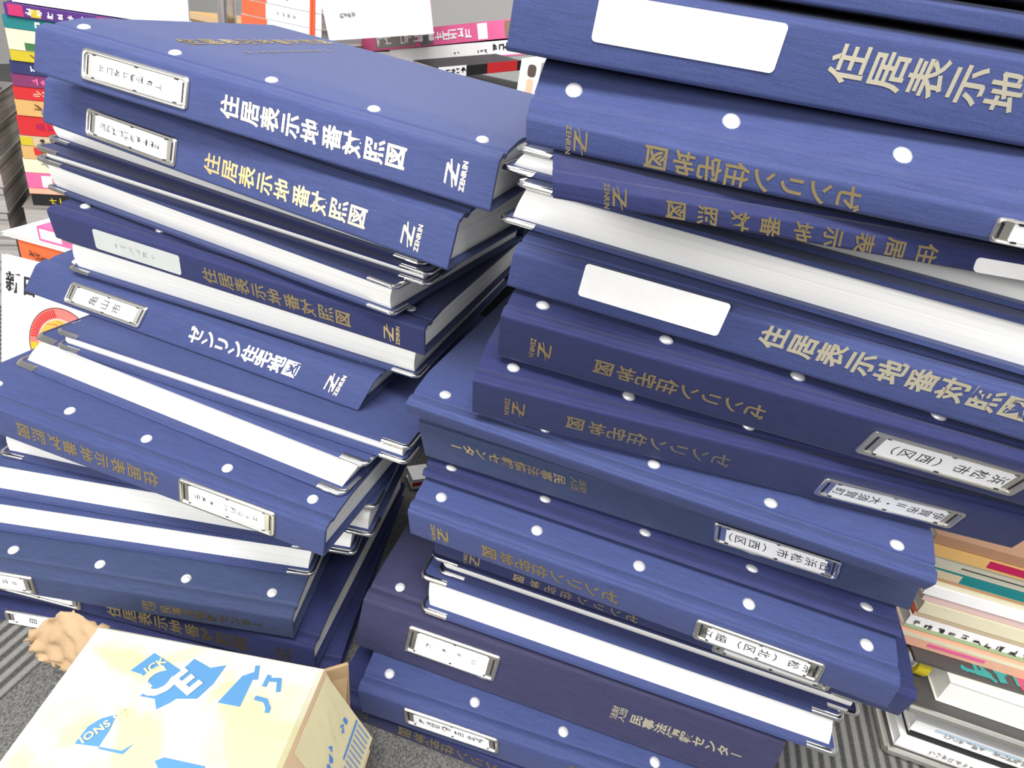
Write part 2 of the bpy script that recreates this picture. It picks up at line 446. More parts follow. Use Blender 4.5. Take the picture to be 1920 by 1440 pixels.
def offset_path(path, d):
    out = []
    n = len(path)
    for i in range(n):
        p0 = path[max(0, i - 1)]; p1 = path[min(n - 1, i + 1)]
        tx, ty = p1[0] - p0[0], p1[1] - p0[1]
        L = math.hypot(tx, ty) or 1
        out.append((path[i][0] - ty / L * d, path[i][1] + tx / L * d))
    return out

def spine_cover(F, root, mat):
    """cloth case of a binder that shows its spine: lid with hinge groove, rounded spine, bottom board"""
    mb = MB()
    T = F.top
    r = min(0.0035, (F.t - F.sl) * 0.22)
    path = [(F.D, T(F.D)), (HZ + .01, T(HZ + .01)), (HZ, T(HZ)), (HZ - .006, T(HZ - .004)), (0.0185, T(0.0185)), (0.0160, T(0.0160) - 0.0002),
            (0.0150, T(0.0150) - 0.0014), (0.0136, T(0.0136) - 0.0018), (0.0122, T(0.0122) - 0.0013), (0.0106, T(0.0106) - 0.0001), (0.0080, T(0.0080) + 0.0006), (0.0055, T(0.0055) + 0.0005)]
    hh = T(0.0) - 0.0002
    path += [(x, z) for x, z in arc(r, hh - r, r, 90, 180, 6)]
    path += [(x, z) for x, z in arc(r * .8, 0.0004 + r * .8, r * .8, 180, 270, 5)]
    path += [(0.014, 0.0004), (F.D, 0.0004)]
    inner = offset_path(path, BOARD)
    mb.strip_shell(path, inner, -F.L / 2, F.L / 2, F.M)
    return mb.build('cover', mat, root, 0.5)

def spine_pages(F, root):
    mb = MB()
    g = 0.0034
    z0, T = 0.0004 + BOARD + 0.0002, F.top
    f0 = 0.0075
    poly = [(F.D - 0.004, z0), (F.D - 0.004, T(F.D) - g), (HZ, T(HZ) - g - .0003), (0.022, max(z0 + .001, T(0.022) - g - .0004)),
            (0.013, max(z0 + .0008, T(0.013) - g - .0022)), (f0, max(z0 + .0005, (T(0.008) - g) * 0.72)), (f0, max(z0 + .0003, (T(0.008)) * 0.3)), (0.013, z0)]
    mb.extrude_poly(poly, -F.L / 2 + 0.005, F.L / 2 - 0.005, F.M)
    return mb.build('page_block', PAGE, root)

def fore_cover(F, root, mat):
    """case of a binder that shows its fore-edge: two boards with rounded corners and the spine at the back"""
    mb = MB()
    R = 0.0055
    lo, hi = 0.0006, F.t - 0.0006 - BOARD
    for z in (lo, hi):
        poly = [(F.L / 2, F.D), (-F.L / 2, F.D)] + arc(-F.L / 2 + R, R, R, 180, 270, 5) + arc(F.L / 2 - R, R, R, 270, 360, 5)
        mb.extrude_poly(poly, z, z + BOARD, lambda d, p, q: F.M(p, q, d))
    mb.box(-F.L / 2, F.L / 2, F.D - 0.0005, F.D + 0.0025, lo, F.t - 0.0006, F.M)
    return mb.build('cover', mat, root, 0.5)

def fore_pages(F, root):
    mb = MB()
    z0, z1 = 0.0006 + BOARD + 0.0001, F.t - 0.0006 - BOARD - 0.0001
    n = 8
    front = []
    for i in range(n + 1):
        w = i / n
        bulge = 0.0028 * math.sin(math.pi * w) + 0.001 * (1 - w)
        front.append((0.0075 - bulge, z0 + (z1 - z0) * w))
    poly = front + [(F.D - 0.008, z1), (F.D - 0.008, z0)]
    # ends bow a little too: sweep in three pieces
    half = F.L / 2 - 0.0065
    mb.extrude_poly(poly, -half, half, F.M)
    return mb.build('page_block', PAGE, root, 0.6)

def corner_guards(F, root):
    arm, R = 0.0245, 0.0062
    for sx in (-1, 1):
        for z in (0.0006, F.t - 0.0006 - BOARD):
            mb = MB()
            x_edge = F.L / 2
            path = [(x_edge - arm, 0.0)] + [(x_edge - R + R * math.sin(math.radians(th)), R - R * math.cos(math.radians(th))) for th in range(0, 91, 15)] + [(x_edge, arm)]
            outer = []; inner = []
            n = len(path)
            for i in range(n):
                p0 = path[max(0, i - 1)]; p1 = path[min(n - 1, i + 1)]
                tx, ty = p1[0] - p0[0], p1[1] - p0[1]
                L = math.hypot(tx, ty)
                nx, ny = ty / L, -tx / L
                outer.append((path[i][0] + nx * 0.0008, path[i][1] + ny * 0.0008))
                inner.append((path[i][0] - nx * 0.0026, path[i][1] - ny * 0.0026))
            # rounded channel section: (offset fraction, height)
            zlo, zhi = z - 0.00045, z + BOARD + 0.00045
            sec = [(1.0, zlo), (0.25, zlo), (0.04, zlo + .0007), (0.0, (zlo + zhi) / 2), (0.04, zhi - .0007), (0.25, zhi), (1.0, zhi)]
            rings = []
            for i in range(n):
                pts = []
                for fr, zz in sec:
                    px = outer[i][0] + (inner[i][0] - outer[i][0]) * fr
                    py = outer[i][1] + (inner[i][1] - outer[i][1]) * fr
                    pts.append(F.M(sx * px, py, zz))
                rings.append(mb.add(pts))
            m = len(sec)
            for i in range(n - 1):
                for j in range(m):
                    k = (j + 1) % m
                    q = (rings[i] + j, rings[i] + k, rings[i + 1] + k, rings[i + 1] + j)
                    mb.face(q if sx > 0 else q[::-1])
            mb.face([rings[0] + j for j in range(m)]); mb.face([rings[-1] + j for j in reversed(range(m))])
            mb.build('corner_guard', CHROME, root, 0.9)

def studs(F, root, b=0.0212, count=5):
    for k in range(count):
        a = (k - (count - 1) / 2) * 0.08
        if abs(a) > F.L / 2 - 0.006: continue
        mb = MB()
        slope = (F.top(b + .001) - F.top(b - .001)) / .002
        prof = [(0.0046, -0.0006), (0.0045, 0.0003), (0.0038, 0.0012), (0.0025, 0.0018), (0.0011, 0.0021)]
        N = 16
        rings = []
        for rr, zz in prof:
            rings.append(mb.add([F.M(a + rr * math.cos(2 * math.pi * i / N), b + rr * math.sin(2 * math.pi * i / N),
                                     F.top(b) + zz + slope * rr * math.sin(2 * math.pi * i / N)) for i in range(N)]))
        for p, q in zip(rings[:-1], rings[1:]):
            for i in range(N):
                j = (i + 1) % N
                mb.face((p + i, p + j, q + j, q + i))
        mb.face([rings[-1] + i for i in range(N)])
        mb.build('stud', STUD, root, 0.9)

TITLES = {'addr': '住居表示地番対照図', 'res': 'ゼンリン住宅地図'}

def on_spine(F, flip, a, h, lift=0.0003):
    """returns G(dx, dy): upright axes of one glyph standing at (a, h) on the spine (glyph top towards the head of the book)"""
    s = -1 if flip else 1
    return lambda x, y: F.M(s * a + s * (-y), -lift, h + s * x)

def title(F, root, kind, flip, h, a0=None, pitch=None, size=None, mat=None, bold=0.02):
    mb = MB()
    if kind in TITLES:
        txt = TITLES[kind]
        if kind == 'addr':
            a0 = -0.015 if a0 is None else a0; pitch = pitch or 0.0157; size = size or 0.0150
        else:
            a0 = 0.0130 if a0 is None else a0; pitch = pitch or 0.0139; size = size or 0.0136
        for i, ch in enumerate(txt):
            G = on_spine(F, flip, a0 + i * pitch, h)
            put_glyph(mb, ch, lambda x, y: G(x * size, y * size), bold=bold)
    else:
        size = size or 0.0102
        for ch, da, dh in (('財', -1, 1), ('団', 1, 1), ('法', -1, -1), ('人', 1, -1)):
            G = on_spine(F, flip, 0.055 + da * 0.0033, h + (-1 if flip else 1) * dh * 0.0033)
            put_glyph(mb, ch, lambda x, y: G(x * 0.0070, y * 0.0066), bold=0.015)
        for i, ch in enumerate('民事法情報センタ|'):
            G = on_spine(F, flip, 0.0700 + i * 0.0105, h)
            if ch == '|':
                stroke(mb, [(0, -0.004), (0, 0.004)], 0.0011, G)
            else:
                put_glyph(mb, ch, lambda x, y: G(x * size, y * size), bold=bold)
    return mb.build('title_lettering', mat or GOLD, root)

def logo(F, root, flip, h, a=0.1515, k=1.0, mat=None):
    """slanted Z struck through by a thin slash, with the small publisher word under it"""
    mb = MB()
    G = on_spine(F, flip, a, h)
    q = lambda pts: mb.face([mb.add([G(x * k, y * k)]) for x, y in pts])
    q([(-.0062, .0052), (.0052, .0052), (.0058, .0040), (-.0068, .0040)])
    q([(.0030, .0042), (.0058, .0042), (-.0024, -.0034), (-.0054, -.0034)])
    q([(-.0060, -.0022), (.0066, -.0022), (.0060, -.0036), (-.0066, -.0036)])
    q([(.0078, .0030), (.0082, .0022), (-.0080, -.0012), (-.0076, -.0004)])
    put_line(mb, 'ZENRIN', lambda x, y: G((x - .0088) * k, (y - .0088) * k), 0.0046, bold=0.03)
    return mb.build('emblem_lettering', mat or GOLD, root)

def label_holder(F, root, a0, a1, h0, h1, flip, text=None, nmarks=0, seed=1, lsize=0.0088, lpitch=0.0093, lstart=None, frame=STEEL):
    """pressed nickel frame with a paper card in it"""
    rnd = random.Random(seed)
    ac, hc = (a0 + a1) / 2, (h0 + h1) / 2
    w, hgt = (a1 - a0) / 2, (h1 - h0) / 2
    mb = MB()
    P = lambda x, y, z: F.M(ac + x, -z, hc + y)
    # back plate
    mb.extrude_poly(rrect(-w, w, -hgt, hgt, 0.0025), 0.0001, 0.0009, lambda d, p, q: P(p, q, d))
    # raised rim, outer and inner loop with a rounded crown
    rim = min(0.0032, hgt * 0.28)
    loops = [(0.0, 0.0009), (0.0004, 0.0021), (rim * .5, 0.0026), (rim - .0004, 0.0021), (rim, 0.0009)]
    rings = []
    for inset, z in loops:
        pl = rrect(-w + inset, w - inset, -hgt + inset, hgt - inset, 0.0025)
        rings.append((mb.add([P(p, q, z) for p, q in pl]), len(pl)))
    for (k0, n), (k1, _) in zip(rings[:-1], rings[1:]):
        for i in range(n):
            j = (i + 1) % n
            mb.face((k0 + i, k0 + j, k1 + j, k1 + i))
    # window slots beside the card and little notches along the rim
    for sx in (-1, 1):
        mb.box(sx * (w - rim - .0016) - .0007, sx * (w - rim - .0016) + .0007, -hgt * .62, hgt * .62, 0.0009, 0.00102, P, 1)
        for px in (-.55, 0.02, .55):
            mb.box(px * w * 1.4 - .0011, px * w * 1.4 + .0011, sx * (hgt - rim) - .0005, sx * (hgt - rim) + .0005, 0.0009, 0.0020, P, 1)
    fr = mb.build('label_holder', [frame, SLOT], root, 0.9)
    cb = MB()
    cw, ch = w - rim - 0.0062, hgt - rim - .0002
    cb.extrude_poly(rrect(-cw, cw, -ch, ch, 0.0006), 0.00095, 0.0013, lambda d, p, q: P(p, q, d))
    cb.build('label_card', CARD, fr)
    tb = MB()
    s = -1 if flip else 1
    if text:
        n = len(text)
        st = -(n - 1) / 2 * lpitch if lstart is None else lstart
        for i, c in enumerate(text):
            A = st + i * lpitch
            G = lambda x, y: P(s * A + s * (-y), s * x, 0.0015)
            put_glyph(tb, c, lambda x, y: G(x * lsize, y * lsize), bold=0.0)
    else:
        G = lambda x, y: P(s * x, s * y, 0.0015)
        marks(tb, nmarks, 2 * cw * .86 / nmarks, min(ch * 1.0, 0.006), lambda x, y: G(x - cw * .86, y), rnd, 0.07)
    if tb.v: tb.build('label_lettering', INK, fr)
    return fr

def label_paper(F, root, a0, a1, h0, h1, seed=1, nmarks=0, name='paper_label', slant=0.0):
    mb = MB()
    ac, hc, w, hgt = (a0 + a1) / 2, (h0 + h1) / 2, (a1 - a0) / 2, (h1 - h0) / 2
    P = lambda x, y, z: F.M(ac + x - slant * y, -z, hc + y)
    mb.extrude_poly(rrect(-w, w, -hgt, hgt, 0.0022), 0.0001, 0.0007, lambda d, p, q: P(p, q, d))
    o = mb.build(name, POCKET if name == 'label_pocket' else SHEET, root)
    if nmarks:
        tb = MB()
        marks(tb, nmarks, 0.0075, 0.0065, lambda x, y: P(x - w * .55, y, 0.0009), random.Random(seed), 0.05)
        tb.build('label_lettering', GREYINK, o)
    return o

GRP = {'L': 'navy binders in the left stack', 'R': 'navy binders in the right stack'}
def binder(key, label, cloth_key='navy', flip=False, ttl=None, th=0.015, tkw=None, lg=None, lab=None, paper=None, stud=False):
    F = Frame(key)
    root = thing('map_binder', label, 'binder', F.org, (0, 0, F.rot), GRP[key[0]])
    mat = CLOTH[cloth_key]
    if F.kind == 's':
        spine_cover(F, root, mat)
        spine_pages(F, root)
        if stud: studs(F, root)
        if ttl: title(F, root, ttl, flip, th, **(tkw or {}))
        if lg is not None: logo(F, root, flip, lg if lg > 0 else th, k=(1.0 if F.t - F.sl > .022 else .78))
        if lab: label_holder(F, root, flip=flip, **lab)
        if paper: label_paper(F, root, **paper)
    else:
        fore_cover(F, root, mat)
        fore_pages(F, root)
        corner_guards(F, root)
    return F, root

NL, FL = dict(a0=-0.137, a1=-0.048), dict(a0=0.047, a1=0.136)

# ---- left stack, top to bottom
F, L1 = binder('L1', 'topmost navy binder of the left stack, five silver studs along its bright lid', ttl='addr', th=0.0165, lg=0,
               lab=dict(NL, h0=0.0065, h1=0.0275, nmarks=9, seed=3), stud=True)
mb = MB()
for i, ch in enumerate(TITLES['addr']):
    b = 0.058 + i * 0.0235
    put_glyph(mb, ch, lambda x, y: F.M(-0.100 - y * 0.019, b + x * 0.021, F.t + 0.0001), bold=0.02)
mb.build('lid_lettering', GOLD, L1)
mb = MB()
marks(mb, 12, 0.0105, 0.008, lambda x, y: F.M(-0.064 - y, 0.074 + x, F.t + 0.0001), random.Random(8), 0.12)
mb.build('lid_subtitle', GOLD, L1)
binder('L2', 'second navy binder of the left stack, shaded spine with framed label and gold title', ttl='addr', th=0.0145, lg=0,
       lab=dict(NL, h0=0.0035, h1=0.0240, nmarks=10, seed=5))
binder('L3', 'thin navy binder, fore-edge out, right under the two gold-titled spines atop left stack', 'deep_shaded')
binder('L4', 'thin navy binder, fore-edge out, fourth from the top of the left stack', 'deep_shaded')
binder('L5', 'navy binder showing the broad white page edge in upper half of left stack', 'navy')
binder('L6', 'dark navy binder in left stack with slanted plastic label pocket instead of metal frame', 'deep_shaded', ttl='addr', th=0.0130, lg=0, stud=True,
       tkw=dict(a0=-.017, pitch=.0158), paper=dict(a0=-0.135, a1=-0.046, h0=0.0045, h1=0.0230, nmarks=6, seed=4, name='label_pocket', slant=-0.1))
binder('L7', 'navy binder with rounded cream page edge, lying on the binder with the katakana title', 'navy')
binder('L8', 'navy binder with bright gold katakana title jutting left at mid height of left stack', 'navy', ttl='res', th=0.0155, lg=0, stud=True,
       tkw=dict(a0=.009, pitch=.0144, size=.0145, mat=GLINTGOLD, bold=.03), lab=dict(NL, h0=0.0050, h1=0.0245, text='亀山市', lpitch=.0135, lsize=.0095))
binder('L9', 'thin navy binder, fore-edge out, directly under the katakana titled spine in left stack', 'navy')
binder('L10', 'navy binder with the thickest glaring white page edge in lower left stack', 'navy')
binder('L11', 'upside-down navy binder in left stack, gold title left and framed label at right end', 'navy', flip=True, ttl='addr', th=0.0160, stud=True,
       tkw=dict(a0=-.023, pitch=.0165), lab=dict(a0=0.051, a1=0.141, h0=0.0040, h1=0.0285, nmarks=9, seed=6))
binder('L12', 'binder showing a grey page wedge right under the upside-down spine of left stack', 'navy')
binder('L13', 'upper of two skewed binders with long white page edges low in left stack', 'navy')
binder('L14', 'skewed navy binder with long white page edge resting on the studded slate lid', 'navy')
binder('L15', 'slate navy binder behind the parcel, small gold publisher lettering and studded lid', 'slate', ttl='pub', th=0.0120, stud=True,
       lab=dict(NL, h0=0.0045, h1=0.0250, nmarks=8, seed=9))
binder('L16', 'dark navy binder second from carpet in left stack, dim gold title behind the parcel', 'deep_shaded', ttl='addr', th=0.0130, lg=0,
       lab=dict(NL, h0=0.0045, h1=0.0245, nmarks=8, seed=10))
binder('L17', 'lowest navy binder of left stack, framed label peeping out beside torn brown paper', 'deep_shaded',
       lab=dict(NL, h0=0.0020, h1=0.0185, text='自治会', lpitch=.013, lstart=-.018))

# ---- right stack, top to bottom
binder('R00', 'topmost navy binder of the right stack, just a pale strip of page edge showing', 'deep_shaded')
binder('R0', 'thin navy binder above the big blank label, at the upper right picture corner', 'navy')
binder('R1', 'navy binder near top of right stack with big blank label and big title', 'navy', ttl='addr', th=0.0205,
       tkw=dict(a0=-.025, pitch=.0172, size=.0165, mat=GLINTGOLD), paper=dict(a0=-0.143, a1=-0.056, h0=0.0115, h1=0.0320))
binder('R2', 'navy binder with three large silver studs above an upside-down katakana title, upper right stack', 'navy', flip=True, ttl='res', th=0.0072, lg=0, stud=True,
       tkw=dict(a0=.0215, pitch=.0130, size=.0122), lab=dict(a0=0.0405, a1=0.129, h0=0.0012, h1=0.0130, nmarks=8, seed=12))
binder('R3', 'thin navy binder with widely spaced upside-down gold title overhanging a white page edge', 'deep_shaded', flip=True, ttl='addr', th=0.0058, lg=0.0072,
       tkw=dict(a0=0.000, pitch=.0154, size=.0105), paper=dict(a0=0.024, a1=0.112, h0=0.0010, h1=0.0085))
binder('R4', 'navy binder, fore-edge out, chrome left corners just above the thick white page block', 'navy')
binder('R5', 'navy binder with thick glaring white page edge in the upper half of right stack', 'navy')
binder('R6', 'navy binder with blank rounded label and bright gold title under thick white page edge', 'navy', ttl='addr', th=0.0190,
       tkw=dict(a0=-.021, pitch=.0160, mat=GLINTGOLD, bold=.03), paper=dict(a0=-0.137, a1=-0.050, h0=0.0095, h1=0.0320))
binder('R7', 'navy binder with orange-gold upside-down katakana title and wide framed label, mid right stack', 'deep_shaded', flip=True, ttl='res', th=0.0178, lg=0, stud=True,
       tkw=dict(a0=.016, pitch=.0136), lab=dict(FL, h0=0.0075, h1=0.0305, text='浜松市︵西区︶', lstart=-.030, lpitch=.0100))  # shade on the overhung spine put into the darker cloth colour
binder('R8', 'navy binder with upside-down katakana title lying on the jutting binder with bright studs', 'deep_shaded', flip=True, ttl='res', th=0.0175, lg=0, stud=True,
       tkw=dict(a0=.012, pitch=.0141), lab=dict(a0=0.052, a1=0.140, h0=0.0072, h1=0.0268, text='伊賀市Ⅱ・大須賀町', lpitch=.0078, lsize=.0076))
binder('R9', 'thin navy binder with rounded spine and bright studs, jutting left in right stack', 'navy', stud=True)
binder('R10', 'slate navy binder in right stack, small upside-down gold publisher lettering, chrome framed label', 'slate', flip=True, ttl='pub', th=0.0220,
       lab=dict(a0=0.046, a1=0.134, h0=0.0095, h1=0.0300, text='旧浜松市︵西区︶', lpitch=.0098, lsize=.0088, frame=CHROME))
binder('R11', 'thin shaded navy binder with dim studs in right stack, under chrome framed label', 'deep_shaded', stud=True)  # darker cloth paints in the shade lying on this thin binder
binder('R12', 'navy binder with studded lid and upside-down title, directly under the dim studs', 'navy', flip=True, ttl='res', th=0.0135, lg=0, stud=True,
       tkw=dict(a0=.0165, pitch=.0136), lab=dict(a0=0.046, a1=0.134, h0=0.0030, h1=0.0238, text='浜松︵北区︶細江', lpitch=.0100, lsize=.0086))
binder('R13', 'recessed navy binder, only a strip of gold lettering showing above thin chrome-cornered binder', 'deep_shaded', flip=True, ttl='res', th=0.0075, lg=0.0105,
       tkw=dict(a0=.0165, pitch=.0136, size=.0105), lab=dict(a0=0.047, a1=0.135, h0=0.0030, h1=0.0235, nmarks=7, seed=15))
binder('R14', 'thin navy binder with fore-edge out and chrome corners, low in the right stack', 'deep_shaded')
binder('R15', 'navy binder with a thick cream-white page edge low in the right stack', 'navy')
binder('R16', 'broad purple-navy binder low in right stack, bright gold publisher lettering and framed label', 'purple', ttl='pub', th=0.0262, stud=True,
       tkw=dict(mat=GLINTGOLD, bold=.03), lab=dict(a0=-0.139, a1=-0.0535, h0=0.0152, h1=0.0415, nmarks=4, seed=17))
binder('R17', 'navy binder with studded lid second from carpet in right stack, narrow framed label', 'navy', ttl='addr', th=0.0205, stud=True,
       tkw=dict(a0=.0145), lab=dict(a0=-0.139, a1=-0.053, h0=0.0108, h1=0.0295, nmarks=16, seed=18))
binder('R18', 'lowest navy binder of the right stack, lying on the grey carpet, dim gold lettering', 'deep_shaded', flip=True, ttl='res', th=0.0115, lg=0)

# ------------------------------------------------------------------ other books, boxes and papers around the stacks
def frame_rot(P, Q):
    X = (Vector(Q) - Vector(P)); L = X.length; X.normalize()
    Y = Vector((-X.y, X.x, 0)).normalized()
    Z = X.cross(Y)
    R = Matrix((X, Y, Z)).transposed()
    return L, R.to_euler()

def yawed(P, deg, length):
    r = math.radians(deg)
    return (P[0] + math.cos(r) * length, P[1] + math.sin(r) * length, P[2])

def booklet(name, label, cat, P, Q, depth, H, cover, page, spine_out=True, group=None, prints=(), letters=None, tk=0.0008, inset=0.003, pitch=0.0):
    """soft-cover book lying flat: P, Q are the two ends of its front lower edge"""
    L, eul = frame_rot(P, Q)
    if pitch: eul = (eul.to_matrix() @ Matrix.Rotation(math.radians(pitch), 3, 'X')).to_euler()
    root = thing(name, label, cat, P, eul, group)
    mb = MB()
    if spine_out: path = [(depth, H - .0002), (0, H - .0002), (0, .0002), (depth, .0002)]
    else: path = [(0, H - .0002), (depth, H - .0002), (depth, .0002), (0, .0002)]
    t = min(tk, H * .2)
    if spine_out: inner = [(depth, H - t), (t, H - t), (t, t), (depth, t)]
    else: inner = [(0, H - t), (depth - t, H - t), (depth - t, t), (0, t)]
    mb.strip_shell(path, inner, 0, L, lambda d, p, q: (d, p, q))
    mb.build('cover', cover, root)
    pb = MB()
    y0, y1 = (t, depth - inset) if spine_out else (inset * .5, depth - t)
    pb.box(inset * .6, L - inset * .6, y0 + .0001, y1, t, H - t)
    pb.build('page_block', page, root)
    for nm, x0, x1, z0, z1, mat in prints:
        q = MB(); q.box(x0, x1, -0.0004, -0.0001, z0, z1)
        q.build(nm, mat, root)
    if letters:
        x0, n, pitch, size, mat, seed = letters
        q = MB()
        marks(q, n, pitch, size, lambda x, y: (x0 + x, -0.0007, H / 2 + y), random.Random(seed), 0.13)
        q.build('spine_lettering', mat, root)
    return root, L

def carton(name, label, cat, P, Q, depth, H, mat, group=None, tape=None, flaps=True):
    L, eul = frame_rot(P, Q)
    root = thing(name, label, cat, P, eul, group)
    mb = MB(); mb.box(0, L, 0, depth, 0, H - .002)
    mb.build('box_body', mat, root)
    f = MB()
    f.box(0, L, 0, depth / 2 - .001, H - .002, H); f.box(0, L, depth / 2 + .001, depth, H - .002, H)
    f.build('top_flap', mat, root)
    if tape:
        q = MB(); q.box(0, L, depth / 2 - .022, depth / 2 + .022, H, H + .0003)
        q.build('packing_tape', tape, root)
    return root, L

GPAGE = pages('grey_magazine_pages', (0.46, 0.43, 0.41), (0.20, 0.19, 0.18), 160.0)
CPAGE = pages('cream_magazine_pages', (0.82, 0.79, 0.70), (0.60, 0.55, 0.46), 420.0)
PINKPAGE = pages('pink_page_edges', (0.86, 0.55, 0.58), (0.55, 0.34, 0.36), 130.0)
K = {}
def C(name, r, g, b, k=0.85):
    if name not in K: K[name] = flat_rgb(name, r, g, b, k)
    return K[name]
magenta, purple, yellow, teal = C('magenta_print', 205, 45, 110), C('purple_print', 85, 40, 130), C('yellow_print', 215, 195, 40), C('teal_print', 15, 130, 135)
red, orange, tan, navyp = C('red_print', 215, 40, 45), C('orange_print', 250, 120, 70), C('tan_print', 225, 180, 110), C('navy_print', 45, 50, 105)
cream, beige, brown, green = C('cream_print', 245, 238, 205), C('beige_print', 215, 195, 160), C('brown_print', 120, 75, 40), C('green_print', 60, 120, 70)
white, pink, peach, black = C('white_print', 250, 250, 248, 1.0), C('pink_print', 245, 110, 165), C('peach_print', 250, 190, 160), C('black_print', 22, 22, 26)
plum, grey, lightgreen, paleblue = C('plum_print', 135, 50, 105), C('grey_print', 160, 155, 150), C('pale_green_print', 175, 205, 160), C('light_blue_print', 95, 160, 215, .72)
blue, darkgrey, crimson = C('blue_print', 25, 70, 165), C('dark_grey_cover', 85, 82, 82), C('crimson_print', 185, 15, 80)
kraft = plain('kraft_cardboard', (0.50, 0.34, 0.18), 0.8)
blackplastic = plain('black_plastic', (0.012, 0.012, 0.014), 0.45)

# ---- column of comics at the far left, each spine turned to the aisle
zb = [0.4694, 0.4529, 0.4368, 0.4089, 0.3942, 0.3762, 0.3587, 0.3403, 0.3168, 0.2874, 0.2717, 0.2516, 0.2293, 0.2047, 0.1954, 0.1771]
px0 = [-1.034, -1.041, -1.040, -1.040, -1.0445, -1.0465, -1.0485, -1.050, -1.053, -1.0545, -1.056, -1.0585, -1.0585, -1.0585, -1.056]
cv = [purple, teal, cream, yellow, navyp, plum, red, tan, red, beige, tan, cream, pink, peach, black]
lm = [white, white, black, brown, white, pink, peach, brown, crimson, black, brown, grey, white, orange, yellow]
lb = ['purple magazine with yellow and magenta title blocks, topmost of the far left column', 'teal comic with a red and yellow end block, second in far left column',
      'cream comic with a green picture on its spine, in far left column', 'mustard yellow comic between cream and navy spines, far left column',
      'navy comic with bold white title on its spine, far left column', 'plum comic with pink title on its spine, far left column',
      'red comic with pale orange title under the plum spine, far left column', 'tan comic with dark title between two red spines, far left column',
      'plain bright red comic under the tan spine, far left column', 'beige comic with a yellow corner and dark title, far left column',
      'tan comic with a small red picture, behind the chrome-cornered binder, far left column', 'thick cream paperback with grey title, low in far left column',
      'pink comic with white and green pictures, low in far left column', 'thin peach comic just under the pink one, far left column',
      'black comic with pale yellow title, lowest in far left column']
for i in range(15):
    P = (px0[i], 0.300 + 0.0, zb[i + 1])
    Ln = [0.27, 0.25][i] if i < 2 else 0.182
    pr = []
    H = zb[i] - zb[i + 1] - 0.0003
    if i == 0: pr = [('title_block', 0.004, 0.022, .001, H - .001, magenta), ('title_block', 0.03, 0.042, .002, H - .004, yellow), ('title_block', 0.112, 0.150, .006, H - .001, magenta), ('title_block', 0.168, 0.262, .002, H - .002, yellow)]
    if i == 1: pr = [('title_block', 0.064, 0.090, .001, H * .5, red), ('title_block', 0.064, 0.090, H * .5, H - .001, yellow)]
    if i == 2: pr = [('spine_picture', 0.020, 0.060, .001, .011, green)]
    if i == 9: pr = [('spine_picture', 0.000, 0.016, .001, H - .002, yellow)]
    if i == 10: pr = [('spine_picture', 0.016, 0.026, .006, H - .002, red)]
    if i == 12: pr = [('spine_picture', 0.020, 0.034, .002, H - .004, white), ('spine_picture', 0.036, 0.058, .001, H - .003, lightgreen)]
    booklet('comic_book', lb[i], 'comic', P, yawed(P, 38, Ln), 0.128, H, cv[i], CPAGE, True, 'comics in the far left column', pr,
            (0.022, [11, 4, 5, 7, 5, 6, 4, 6, 6, 4, 5, 6, 5, 3, 6][i], 0.0125, min(0.013, H * .62), lm[i], 30 + i))
# grey magazine pile that carries the comics
for i in range(4):
    P = (-1.064 + 0.004 * (i % 2), 0.283, 0.0443 * i)
    booklet('magazine', ['lowest', 'second', 'third', 'uppermost'][i] + ' grey-edged magazine of the pile carrying the comics', 'magazine', P, yawed(P, 38, 0.26), 0.19, 0.0440, grey, GPAGE, False, 'grey magazines under the comics')
words = ['lowest', 'second lowest', 'third from the floor', 'fourth from the floor', 'fifth from the floor', 'sixth from the floor', 'second from the top', 'topmost']
for i in range(8):
    Q = (-1.078 + 0.003 * ((i * 7) % 3), 0.272, 0.0413 * i)
    P = yawed(Q, 38 + 180, 0.26)
    booklet('magazine', 'grey-edged magazine at the left picture edge, %s in its pile' % words[i], 'magazine', P, Q, 0.19, 0.0410, grey, GPAGE, False, 'grey magazines at the left picture edge')
for i, (cm, hh, z, w) in enumerate(((brown, .034, .3306, 'brown comic lying on the grey magazine pile at the left edge'), (red, .026, .3650, 'red comic between brown and orange ones at the left edge'), (tan, .030, .3915, 'tan comic on top of the red one at the left edge'))):
    Q = (-1.080, 0.271, z); P = yawed(Q, 218, 0.18)
    booklet('comic_book', w, 'comic', P, Q, 0.128, hh - .0005, cm, CPAGE, True, 'comics at the left picture edge')

# ---- low pile with the orange spine, and the white programme leaning on it
P = (-0.975, 0.197, 0.0); booklet('magazine', 'thick grey magazine under the orange one, hidden behind the leaning white programme', 'magazine', P, yawed(P, 2, .19), 0.10, 0.1245, grey, GPAGE, False)
P = (-0.970, 0.195, 0.125); booklet('magazine', 'thick orange magazine with dark marks on its spine, left of the binders', 'magazine', P, yawed(P, 2, .18), 0.10, 0.046, orange, CPAGE, True, None, (), (0.015, 6, .011, .016, brown, 71))
P = (-0.992, 0.190, 0.1712); booklet('brochure', 'thin white brochure lying on top of the orange magazine', 'brochure', P, yawed(P, 2, .20), 0.10, 0.0055, white, CPAGE, False)
P = (-0.930, 0.196, 0.1770); booklet('paperback', 'small pink and white paperback on the thin white brochure', 'paperback', P, yawed(P, 2, .06), 0.08, 0.022, pink, CPAGE, True, None, [('spine_picture', .004, .040, .004, .019, white)])

